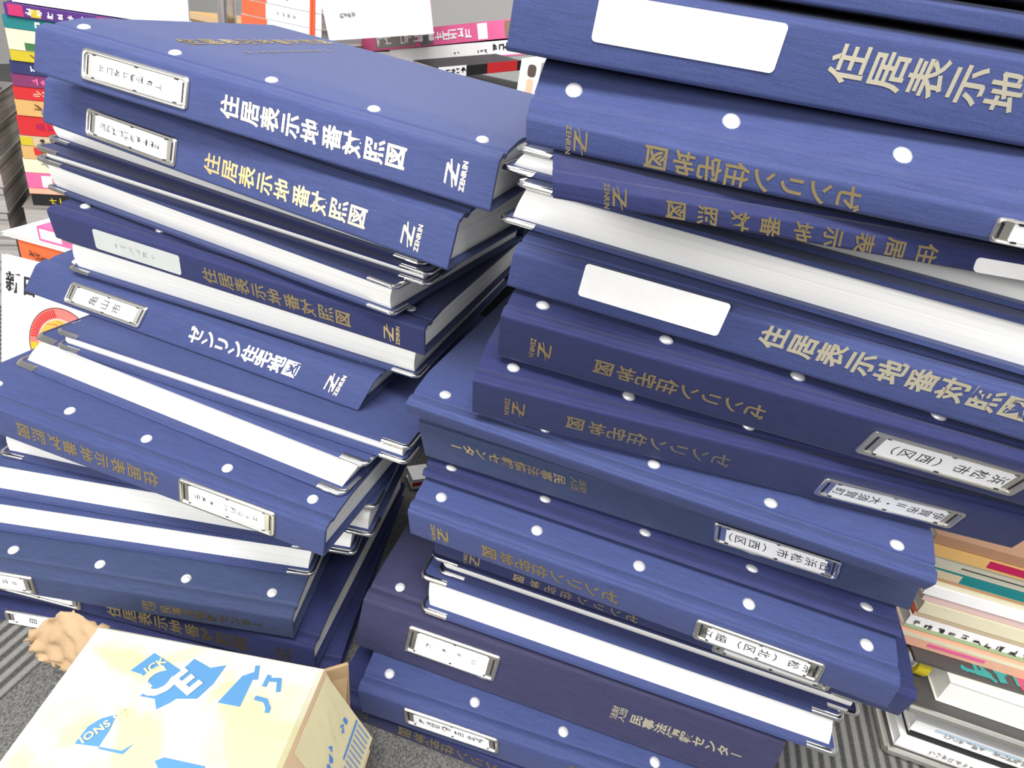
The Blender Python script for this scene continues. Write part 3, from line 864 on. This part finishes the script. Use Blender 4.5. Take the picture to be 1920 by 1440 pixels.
U0 = Vector((-0.9384, 0.1031, 0.0008)); UT = Vector((-0.946, 0.1500, 0.1655))
up = (UT - U0); hgt = up.length; up.normalize()
rt = Vector((1, 0.02, 0.0)); rt = (rt - up * rt.dot(up)).normalized()
nrm = rt.cross(up)          # towards the back? keep the front facing the aisle
if nrm.y > 0: nrm = -nrm
R = Matrix((rt, up, rt.cross(up))).transposed()
pg = thing('programme', 'white programme with two bold black characters and a round orange emblem, leaning at far left', 'programme', U0, R.to_euler())
sg = 1 if rt.cross(up).dot(nrm) > 0 else -1
mb = MB(); mb.box(0, .150, 0, hgt, 0, sg * .0006); mb.build('front_cover', white, pg)
mb = MB(); mb.box(.001, .149, .001, hgt - .001, -sg * .0001, -sg * .0050); mb.build('page_block', CPAGE, pg)
mb = MB(); mb.box(0, .150, 0, hgt, -sg * .0051, -sg * .0057); mb.build('back_cover', white, pg)
mb = MB()
for ch, u in (('新', .020), ('日', .047)):
    put_glyph(mb, ch, lambda x, y: (u + x * .026, .135 + y * .030, sg * .0009), bold=0.03)
mb.build('title_lettering', INK, pg)
def disc(cx, cy, r0, r1, a0, a1, z, n=40, sx=1.0):
    q = MB()
    o = [(cx + sx * r1 * math.cos(math.radians(a0 + (a1 - a0) * i / n)), cy + r1 * math.sin(math.radians(a0 + (a1 - a0) * i / n)), z) for i in range(n + 1)]
    i_ = [(cx + sx * r0 * math.cos(math.radians(a0 + (a1 - a0) * i / n)), cy + r0 * math.sin(math.radians(a0 + (a1 - a0) * i / n)), z) for i in range(n + 1)]
    a = q.add(o); b = q.add(i_)
    for i in range(n): q.face((a + i, a + i + 1, b + i + 1, b + i))
    return q
em = disc(.102, .061, 0, .0545, 0, 360, sg * .0008).build('emblem', C('emblem_brown', 150, 85, 75), pg)
disc(.102, .061, 0, .0525, 0, 360, sg * .0009).build('emblem_ring', C('emblem_rose', 225, 130, 120), em)
disc(.102, .061, .040, .0520, 186, 232, sg * .0010).build('emblem_ring', yellow, em)
disc(.102, .061, 0, .0385, 0, 360, sg * .0010).build('emblem_ring', C('emblem_pale', 245, 205, 200), em)
disc(.102, .061, 0, .0365, 0, 360, sg * .0011).build('emblem_disc', C('emblem_orange', 252, 190, 80), em)
mb = MB(); rnd = random.Random(5)
for i in range(16):
    th = math.radians(104 + i * 4.6)
    stroke(mb, [(0.102 + .0405 * math.cos(th), .061 + .0405 * math.sin(th)), (0.102 + .0505 * math.cos(th + .04), .061 + .0505 * math.sin(th + .04))], .0022, lambda x, y: (x, y, sg * .00115))
mb.build('emblem_lettering', red, em)
mb = MB()
for i in range(26):
    th = rnd.uniform(0, 6.28); r = rnd.uniform(.004, .031)
    stroke(mb, [(.102 + r * math.cos(th), .061 + r * math.sin(th)), (.102 + (r + .006) * math.cos(th + .5), .061 + (r + .006) * math.sin(th + .5))], .0010, lambda x, y: (x, y, sg * .0013))
mb.build('emblem_lines', C('emblem_rust', 215, 120, 70), em)

# ---- things behind the stacks
P = (-1.075, 0.60, 0.0); carton('cardboard_box', 'tan cardboard box behind the comics, left of the chrome pole', 'box', P, (-0.915, 0.60, 0.0), 0.25, 0.4690, kraft, None, tan)
P = (-1.035, 0.315, 0.4702); booklet('catalogue', 'big white catalogue lying across the far left column of comics', 'catalogue', P, yawed(P, 38, .225), 0.12, 0.06, white, PAGE, True)
mb = MB()
N = 24
k0 = mb.add([(.0148 * math.cos(2 * math.pi * i / N), .0148 * math.sin(2 * math.pi * i / N), 0) for i in range(N)])
k1 = mb.add([(.0148 * math.cos(2 * math.pi * i / N), .0148 * math.sin(2 * math.pi * i / N), 1.4) for i in range(N)])
for i in range(N):
    j = (i + 1) % N; mb.face((k0 + i, k0 + j, k1 + j, k1 + i))
mb.face([k1 + i for i in range(N)])
pole = thing('rack_pole', 'upright chrome pole of a display rack behind the left stack', 'pole', (-0.864, 0.552, 0))
mb.build('tube', CHROME, pole, 0.6)
mb = MB(); mb.box(-.03, .03, -.03, .03, 0, .004); mb.build('foot_plate', STEEL, pole)
mb = MB()
for z in (.15, .30, .45, .60, .75): mb.box(-.0165, .0165, -.0165, .0165, z, z + .012)
mb.build('collar', STEEL, pole)
carton('cardboard_box', 'cardboard box under the orange and white booklets behind the left stack', 'box', (-0.800, .445, 0), (-0.628, .445, 0), 0.17, 0.4855, kraft, None, tan)
for i in range(4):
    P = (-0.762 + .002 * (i % 2), 0.450, 0.486 + .0205 * i)
    booklet('booklet', ['lowest', 'second', 'third', 'topmost'][i] + ' white booklet with an orange spine end, tied in the bundle behind the left stack', 'booklet', P, (-0.628, .450, P[2]), 0.15, 0.0202, white, PAGE, True,
            'tied white booklets with orange ends', [('spine_band', 0.0, 0.044 - .004 * (i % 2), .0005, .0197, C('coral_print', 250, 105, 65))], (.056, 4, .009, .006, grey, 90 + i))
mb = MB()
for dx in (0, .0045):
    x = -.646 + dx
    mb.box(x, x + .0035, .4475, .4492, .484, .5695); mb.box(x, x + .0035, .4475, .60, .5685, .5700)
tag(mb.build('twine', C('orange_twine', 250, 95, 50)), 'orange plastic twine tied around the white booklets', 'twine')
cr, _ = carton('storage_crate', 'black storage crate in the gap behind the two binder stacks', 'crate', (-0.622, .335, 0), (-0.200, .335, 0), 0.44, 0.4650, blackplastic)
booklet('magazine', 'magazine with white, black and red spine, lowest of the tilted ones behind the stacks', 'magazine', (-0.4300, .425, .4800), (-0.350, .560, .5020), 0.06, 0.0140, black, CPAGE, True, None,
        [('spine_band', 0.0, .050, .0005, .0145, white), ('spine_band', .090, .150, .0005, .0145, red)], (.012, 4, .009, .010, black, 61))
booklet('magazine', 'white magazine with short black words on its spine, under the pink magazine', 'magazine', (-0.577, .585, .4670), (-0.352, .590, .5230), 0.17, 0.0230, white, CPAGE, True, None,
        [('spine_band', .0, .232, .0006, .0026, pink)], None)
booklet('magazine', 'pink magazine with grey photo panels on its spine, behind the left stack', 'magazine', (-0.632, .580, .4760), (-0.350, .590, .5500), 0.17, 0.0260, pink, CPAGE, True, None,
        [('spine_panel', .030, .100, .003, .024, grey), ('spine_panel', .108, .130, .002, .024, C('mid_grey_print', 120, 120, 120)), ('spine_panel', .206, .222, .002, .024, white), ('spine_panel', .250, .285, .002, .024, C('photo_brown', 150, 120, 95))],
        (.034, 13, .0125, .016, white, 62))
booklet('catalogue', 'thick white catalogue with pink page edges, on the pink magazine behind the left stack', 'catalogue', (-0.5570, .350, .5045), (-0.4330, .400, .5350), 0.16, 0.058, white, PINKPAGE, True, None, (), (.02, 4, .005, .006, grey, 63), .0008, .0, 14)
# white magazine lettering: two groups of small black words
mb = MB()
L_, eul = frame_rot((-0.577, .585, .4670), (-0.352, .590, .5230))
bk = [o for o in bpy.data.objects if o.get('label', '').startswith('white magazine with short black')][0]
marks(mb, 3, .0105, .010, lambda x, y: (.176 + x, -.0007, .014 + y), random.Random(3), .22)
marks(mb, 3, .006, .005, lambda x, y: (.150 + x, -.0007, .010 + y), random.Random(4), .2)
marks(mb, 2, .006, .004, lambda x, y: (.110 + x, -.0007, .010 + y), random.Random(6), .2)
mb.build('spine_lettering', INK, bk)
# small upright book with a picture on its spine
P = (-0.2935, .345, .4655)
root = thing('paperback', 'small upright white book with a figure picture on its spine, between the stacks', 'paperback', P, (0, 0, math.radians(4)))
mb = MB(); mb.strip_shell([(0, .12), (0, 0), (.025, 0), (.025, .12)], [(.001, .12), (.001, .001), (.024, .001), (.024, .12)], 0, .066, lambda d, p, q: (p, q, d)); mb.build('cover', white, root)
mb = MB(); mb.box(.0012, .0238, .0012, .117, .001, .065); mb.build('page_block', CPAGE, root)
mb = MB()
mb.extrude_poly(rrect(.0085, .0185, .004, .022, .004), -.0004, -.0002, lambda d, p, q: (p, d, q), 0)
mb.extrude_poly(rrect(.0100, .0190, .020, .046, .004), -.0005, -.0003, lambda d, p, q: (p, d, q), 1)
mb.extrude_poly(rrect(.0095, .0200, .048, .062, .004), -.0006, -.0004, lambda d, p, q: (p, d, q), 2)
mb.build('spine_picture', [C('rose_print', 235, 110, 130), peach, C('hair_brown', 80, 60, 55)], root)
# scrap of a thin booklet on the carpet between the stacks
booklet('leaflet', 'thin white leaflet with a red band on the carpet in the gap between the stacks', 'leaflet', (-0.2960, .140, .0003), (-0.2750, .158, .0003), 0.03, 0.017, white, PAGE, True, None, [('red_band', 0, .027, .0055, .0115, red)])

# ---- two-tier tray, papers and magazines right of the right stack
tray = thing('letter_tray', 'two-tier metal tray under the magazines at the lower right', 'tray', (0.2856, -0.004, 0))
def tube(mb, a, b, w):
    a, b = Vector(a), Vector(b); d = (b - a).normalized()
    s = d.cross(Vector((0, 0, 1)))
    if s.length < .1: s = Vector((1, 0, 0))
    s.normalize(); u = s.cross(d)
    k = []
    for p in (a, b):
        k.append(mb.add([p + s * w * math.cos(t) + u * w * math.sin(t) for t in [math.pi / 4 * i for i in range(8)]]))
    for i in range(8):
        j = (i + 1) % 8; mb.face((k[0] + i, k[0] + j, k[1] + j, k[1] + i))
    mb.face([k[0] + i for i in reversed(range(8))]); mb.face([k[1] + i for i in range(8)])
TRAYM = plain('warm_steel', (0.62, 0.60, 0.54), 0.35, 0.9)
for nm, z, x0, y0 in (('lower_rim', .006, .008, -.002), ('upper_rim', .0705, 0.0, 0.0)):
    mb = MB()
    for a, b in (((x0, y0, z), (.36, y0, z)), ((x0, y0, z), (x0, .21, z)), ((x0, .21, z), (.36, .21, z))): tube(mb, a, b, .0042)
    mb.build(nm, TRAYM, tray)
mb = MB(); mb.box(.004, .36, .003, .208, .0665, .0680); mb.build('upper_shelf', darkgrey, tray)
mb = MB(); mb.box(.012, .36, .003, .208, .0020, .0035); mb.build('lower_shelf', darkgrey, tray)
for x, y in ((.004, .20), (.36, .20), (.36, .004)):
    mb = MB(); tube(mb, (x, y, .001), (x, y, .0705), .0035); mb.build('post', TRAYM, tray)
for i, (x, y, z, h, nm) in enumerate(((.304, .004, .0036, .016, 'lowest printed white booklet in the lower tray'), (.311, .008, .0200, .010, 'black-edged booklet in the lower tray'), (.3075, .006, .0304, .0155, 'printed white booklet with pale blue lines in the lower tray'))):
    booklet('booklet', nm, 'booklet', (x, y, z), (.63, y, z), .18, h, black if i == 1 else white, PAGE, True, 'booklets in the lower tray',
            [('spine_band', .02, .10, .009, .013, C('ice_blue_print', 205, 228, 245))] if i == 2 else (), None if i == 1 else (.03, 40, .0065, .007, grey, 120 + i))
booklet('booklet', 'dark blue and maroon booklet under the upper tray at lower right', 'booklet', (.318, .03, .0463), (.63, .03, .0463), .15, .016, C('maroon_print', 75, 30, 30), PAGE, True, None, [('spine_band', 0, .055, .001, .015, blue)])
ps, _ = booklet('paper_stack', 'cream-white stack of paper in the upper tray at lower right', 'paper', (.318, .018, .0684), (.635, .018, .0684), .18, .0300, C('warm_white', 245, 243, 228, 1.0), PAGE, False)
# roll of yellow tape beside the paper
tr = thing('tape_roll', 'small roll of yellow tape standing in the upper tray, left of the paper stack', 'tape', (.3035, .050, .0840))
mb = MB()
prof = [(.0155, -.006), (.0155, .006), (.0100, .006), (.0100, -.006)]
N = 28; rings = [mb.add([(yy, r * math.cos(2 * math.pi * i / N), r * math.sin(2 * math.pi * i / N)) for i in range(N)]) for r, yy in prof]
for a in range(4):
    p, q = rings[a], rings[(a + 1) % 4]
    for i in range(N):
        j = (i + 1) % N; mb.face((p + i, p + j, q + j, q + i))
mb.build('tape', yellow, tr, 0.6)
mb = MB()
rings = [mb.add([(yy, r * math.cos(2 * math.pi * i / N), r * math.sin(2 * math.pi * i / N)) for i in range(N)]) for r, yy in ((.0099, -.0065), (.0099, .0065), (.0082, .0065), (.0082, -.0065))]
for a in range(4):
    p, q = rings[a], rings[(a + 1) % 4]
    for i in range(N):
        j = (i + 1) % N; mb.face((p + i, p + j, q + j, q + i))
mb.build('core', white, tr, 0.6)

mags = [('dark grey magazine with teal and pink lettering, lowest on the paper stack at right', darkgrey, .286, .028, .0040, [], None),
        ('magazine with a peach and pink flowered cover, second lowest in the right pile', peach, .268, .044, .0165, [('spine_band', .03, .085, .005, .009, pink), ('spine_band', .0, .14, .0115, .0160, cream)], None),
        ('white magazine with black title and pale green stripe on its spine, right pile', white, .2715, .050, .0170, [('spine_band', .0, .25, .0005, .0050, lightgreen)], (.003, 11, .0115, .0085, INK, 140)),
        ('thin orange-red magazine above the white titled one, right pile', C('vermilion_print', 235, 85, 60), .273, .051, .0055, [('spine_band', .0, .11, .0004, .005, beige)], None),
        ('thick cream magazine above the orange-red one, right pile', cream, .275, .050, .0150, [], None),
        ('pale pink and yellow magazine in the middle of the right pile', C('pale_pink_print', 235, 205, 200), .272, .052, .0090, [('spine_band', .17, .25, .001, .008, C('apricot_print', 250, 205, 130))], None),
        ('white magazine with a short black dash on its spine, right pile', white, .2685, .050, .0125, [('spine_mark', .10, .135, .004, .0055, black)], None),
        ('cream magazine with a rusty stripe, upper half of the right pile', cream, .2665, .052, .0105, [('spine_band', .0, .2, .006, .0085, C('rust_print', 215, 160, 110))], None),
        ('teal-spined magazine with a white end panel, upper half of the right pile', teal, .262, .050, .0095, [('spine_band', .0, .028, .0005, .009, beige), ('spine_band', .115, .25, .0005, .009, C('blush_print', 240, 200, 195))], None),
        ('grey-beige magazine with a thin dark line, near the top of the right pile', C('stone_print', 200, 195, 175), .256, .052, .0140, [('spine_mark', .03, .25, .006, .0072, C('charcoal_print', 60, 60, 62))], None),
        ('tan magazine with crimson panel on its spine, second from top of right pile', tan, .252, .050, .0115, [('spine_band', .05, .16, .003, .011, crimson)], None),
        ('brownish magazine on top of the right pile, partly under the binders', C('umber_print', 170, 130, 100), .250, .053, .0110, [], None)]
z = .0988
for i, (nm, m, x, y, h, pr, lt) in enumerate(mags):
    booklet('magazine', nm, 'magazine', (x, y, z), (x + .30, y + .012, z), .20, h - .0003, m, CPAGE, True, 'magazines in the pile at right', pr, lt)
    z += h
g0 = [o for o in bpy.data.objects if o.get('label', '').startswith('dark grey magazine with teal')][0]
mb = MB()
marks(mb, 5, .016, .020, lambda x, y: (.045 + x, .012 + y, .0040), random.Random(2), .22)
mb.build('cover_lettering', C('teal_ink', 60, 170, 165), g0)
mb = MB()
marks(mb, 6, .016, .020, lambda x, y: (.10 + x, .010 + y, .0041), random.Random(3), .2)
mb.build('cover_lettering', C('rose_ink', 215, 90, 120), g0)

# binder on the very top of the right stack, only its front edge in the picture

# ---- taped parcel in the foreground
parcel = thing('parcel', 'cream taped cardboard parcel with torn light blue lettering in the foreground', 'parcel', (-0.30, -0.30, 0))
O = Vector((-0.30, -0.30, 0))
def pl(x, y, z): return (x - O.x, y - O.y, z)
def taped_card():
    m, n, l, p = new_mat('cream_taped_card')
    tc = n.new('ShaderNodeTexCoord')
    nz = n.new('ShaderNodeTexNoise'); nz.inputs['Scale'].default_value = 11; nz.inputs['Detail'].default_value = 3; nz.inputs['Distortion'].default_value = 1.2
    rp = n.new('ShaderNodeValToRGB')
    rp.color_ramp.elements[0].position = 0.38; rp.color_ramp.elements[0].color = (0.62, 0.58, 0.33, 1)
    rp.color_ramp.elements[1].position = 0.55; rp.color_ramp.elements[1].color = (0.78, 0.75, 0.60, 1)
    l.new(tc.outputs['Object'], nz.inputs['Vector']); l.new(nz.outputs['Fac'], rp.inputs[0]); l.new(rp.outputs[0], p.inputs['Base Color'])
    p.inputs['Roughness'].default_value = 0.4
    return m
creamtape = taped_card()
sidecard = plain('peach_card', (0.72, 0.53, 0.33), 0.6, 0.0, 0.10, 18)
top = [(-.3991, -.2492), (-.2250, -.2144), (-.1905, -.42), (-.3560, -.43)]
bot = [(-.4010, -.2470), (-.1830, -.2165), (-.1500, -.42), (-.3560, -.43)]
mid = [(-.4005, -.2478), (-.1775, -.2175), (-.1440, -.42), (-.3560, -.43)]
mb = MB()
Z = (.0, .040, .1175, .12)
rings = [[pl(x, y, Z[0]) for x, y in bot], [pl(x, y, Z[1]) for x, y in mid], [pl(x + (.0006 if x < -.3 else .0012), y + .0006, Z[2]) for x, y in top], [pl(x + (.002 if x < -.3 else -.002), y - .002, Z[3]) for x, y in top]]
ks = [mb.add(r) for r in rings]
for a, b in zip(ks[:-1], ks[1:]):
    for i in range(4):
        j = (i + 1) % 4; mb.face((a + i, b + i, b + j, a + j), 1 if i == 1 and b != ks[3] else 0)
mb.face([ks[0] + i for i in range(4)]); mb.face([ks[3] + i for i in reversed(range(4))])
mb.build('box_body', [creamtape, sidecard], parcel)
mb = MB()
fl = [(-.2235, -.2136, .114), (-.2110, -.1985, .110), (-.2065, -.1990, .052), (-.2020, -.2130, .050)]
k = mb.add([pl(*p) for p in fl] + [pl(p[0] - .002, p[1] + .002, p[2]) for p in fl])
mb.face((k, k + 1, k + 2, k + 3)); mb.face((k + 7, k + 6, k + 5, k + 4))
for i in range(4):
    j = (i + 1) % 4; mb.face((k + i, k + 4 + i, k + 4 + j, k + j))
mb.build('side_flap', kraft, parcel)
# blue print on the lid, patchy where the old tape was torn off
def lidpoly(pts, z=.1203, z0=.1199):
    q = MB()
    n = len(pts)
    k = q.add([pl(x, y, z) for x, y in pts] + [pl(x, y, z0) for x, y in pts])
    q.face([k + i for i in range(n)])
    for i in range(n):
        j = (i + 1) % n; q.face((k + i, k + n + i, k + n + j, k + j))
    return q
P1 = [(-0.3496, -0.2709), (-0.3449, -0.2528), (-0.3296, -0.2551), (-0.3176, -0.2572), (-0.3156, -0.2456), (-0.3001, -0.2473), (-0.2911, -0.241), (-0.29, -0.2573), (-0.2926, -0.2711), (-0.3058, -0.2767), (-0.3072, -0.2803), (-0.3124, -0.2881), (-0.3189, -0.2821), (-0.3295, -0.2843), (-0.3270, -0.2750), (-0.3404, -0.2703)]
P2 = [(-0.2781, -0.2682), (-0.2751, -0.2439), (-0.2679, -0.2365), (-0.2619, -0.265)]
P3 = [(-0.3421, -0.326), (-0.3436, -0.3141), (-0.3402, -0.3066), (-0.3331, -0.3004), (-0.3291, -0.3114), (-0.327, -0.3222)]
P4 = [(-0.327, -0.3222), (-0.3259, -0.3233), (-0.3097, -0.3206), (-0.3089, -0.3157), (-0.3085, -0.3129), (-0.3119, -0.3192)]
P5 = [(-0.2883, -0.3169), (-0.2845, -0.3127), (-0.2567, -0.308), (-0.2552, -0.3115), (-0.2802, -0.3213)]
for pp in (P1, P2, P3, P4, P5): lidpoly(pp).build('blue_print', paleblue, parcel)
def lid_text(text, cx, cy, size, deg, mat, name, z=.1206, bold=.03):
    q = MB(); c, s = math.cos(math.radians(deg)), math.sin(math.radians(deg))
    put_line(q, text, lambda x, y: pl(cx + c * x - s * y, cy + s * x + c * y, z), size, bold=bold)
    return q.build(name, mat, parcel)
lid_text('C', -.3215, -.2855, .030, 68, creamtape, 'printed_letter', z=.1207, bold=.04)
lid_text('E', -.3010, -.2720, .027, 75, creamtape, 'printed_letter', z=.1210, bold=.04)
lid_text('ICK', -.3365, -.2690, .0085, 68, creamtape, 'printed_word', z=.1211)
lid_text('IONS ST', -.3375, -.3245, .0075, 68, creamtape, 'printed_word', z=.1208)
mb = MB()
for s_ in ([(-0.2697, -0.2333), (-0.2647, -0.2424)], [(-0.2558, -0.2447), (-0.2572, -0.2367)], [(-0.254, -0.2388), (-0.2486, -0.2365), (-0.2442, -0.2445)], [(-0.2556, -0.2553), (-0.2482, -0.2544), (-0.2432, -0.2586), (-0.2422, -0.2612)]):
    stroke(mb, s_, .0034, lambda x, y: pl(x, y, .1206))
mb.build('brush_lettering', paleblue, parcel)
# clear wrinkled tape folded over the right side, with blue print and a bar pattern
A, B_, C_ = Vector((-.2238, -.2144, .1175)), Vector((-.1775, -.2175, .04)), Vector((-.1893, -.42, .1175))
ex = (C_ - A).normalized(); nrm2 = ex.cross(B_ - A).normalized(); 
if nrm2.x < 0: nrm2 = -nrm2
ey = nrm2.cross(ex);
if ey.z > 0: ey = -ey
def side(u, v, o=0.0006):
    p = A + ex * u + ey * v + nrm2 * o
    return pl(p.x, p.y, p.z)
sheet = MB(); rnd = random.Random(11)
nu, nv = 14, 18
gridk = []
for j in range(nv + 1):
    for i in range(nu + 1):
        u = .002 + .062 * i / nu; v = .004 + .082 * j / nv
        wr = .0007 + .0016 * abs(math.sin(i * 1.9 + j * .55)) * math.exp(-((i - 6) / 4) ** 2 - ((j - 5) / 4) ** 2) + rnd.random() * .0002
        gridk.append(sheet.add([side(u, v, wr)]))
for j in range(nv):
    for i in range(nu):
        a = gridk[j * (nu + 1) + i]
        sheet.face((a, a + 1, a + nu + 2, a + nu + 1))
so = sheet.build('tape_sheet', C('pale_tape', 235, 225, 180, .9), parcel, 1.2)
mb = MB()
for i in range(11):
    stroke(mb, [(.006 + i * .0042, .062), (.006 + i * .0042, .080)], .0019, lambda x, y: side(x, y, .0013))
mb.build('bar_print', C('faded_blue', 150, 170, 205), so)
mb = MB()
stroke(mb, [(.005, .058), (.036, .058)], .0022, lambda x, y: side(x, y, .0014))
marks(mb, 4, .010, .008, lambda x, y: side(.030 + x * .6, .036 + x * .3 + y, .0014), random.Random(8), .25)
marks(mb, 2, .007, .006, lambda x, y: side(.010 + x, .044 + y, .0014), random.Random(9), .3)
mb.build('blue_lettering', C('mid_blue', 90, 150, 230), so)

# ---- torn brown wrapping paper at the corner of the parcel
pts = {(0, 0): (-.3965, -.2440, .113), (1, 0): (-.4246, -.2405, .108), (2, 0): (-.4489, -.2385, .100), (3, 0): (-.4684, -.2400, .080), (4, 0): (-.4831, -.2470, .060),
       (0, 1): (-.4035, -.2560, .104), (1, 1): (-.4250, -.2500, .093), (2, 1): (-.4420, -.2460, .084), (3, 1): (-.4600, -.2460, .068), (4, 1): (-.4790, -.2500, .053),
       (0, 2): (-.4040, -.2620, .088), (1, 2): (-.4220, -.2560, .076), (2, 2): (-.4400, -.2510, .063), (3, 2): (-.4560, -.2500, .053), (4, 2): (-.4740, -.2500, .045),
       (0, 3): (-.4040, -.2640, .068), (1, 3): (-.4250, -.2580, .056), (2, 3): (-.4440, -.2530, .048), (3, 3): (-.4600, -.2510, .041), (4, 3): (-.4725, -.2500, .040)}
rnd = random.Random(21)
sub = 6
mb = MB(); ids = {}
for J in range(3 * sub + 1):
    for I in range(4 * sub + 1):
        i, j = min(3, I // sub), min(2, J // sub)
        fu, fv = I / sub - i, J / sub - j
        p = [pts[(i, j)][k] * (1 - fu) * (1 - fv) + pts[(i + 1, j)][k] * fu * (1 - fv) + pts[(i, j + 1)][k] * (1 - fu) * fv + pts[(i + 1, j + 1)][k] * fu * fv for k in range(3)]
        edge = 1.8 if (I in (0, 4 * sub) or J in (0, 3 * sub)) else 1.0
        d = [rnd.gauss(0, .00035) * edge ** 2 for _ in range(3)]
        crease = .0026 * abs(math.sin(I * .33 + J * .45)) + .0012 * math.sin(J * .9 - I * .25)
        ids[(I, J)] = mb.add([(p[0] + d[0], p[1] + d[1] - crease, max(.004, p[2] + d[2]))])
for J in range(3 * sub):
    for I in range(4 * sub):
        mb.face((ids[(I, J)], ids[(I + 1, J)], ids[(I + 1, J + 1)], ids[(I, J + 1)]))
wp = mb.build('wrapping_paper', plain('brown_paper', (0.46, 0.315, 0.18), 0.75, 0, .12, 40), None, 1.3)
sm = wp.modifiers.new('thickness', 'SOLIDIFY'); sm.thickness = .0006; sm.offset = 0
tag(wp, 'torn crumpled brown wrapping paper at the back corner of the parcel', 'wrapping paper')
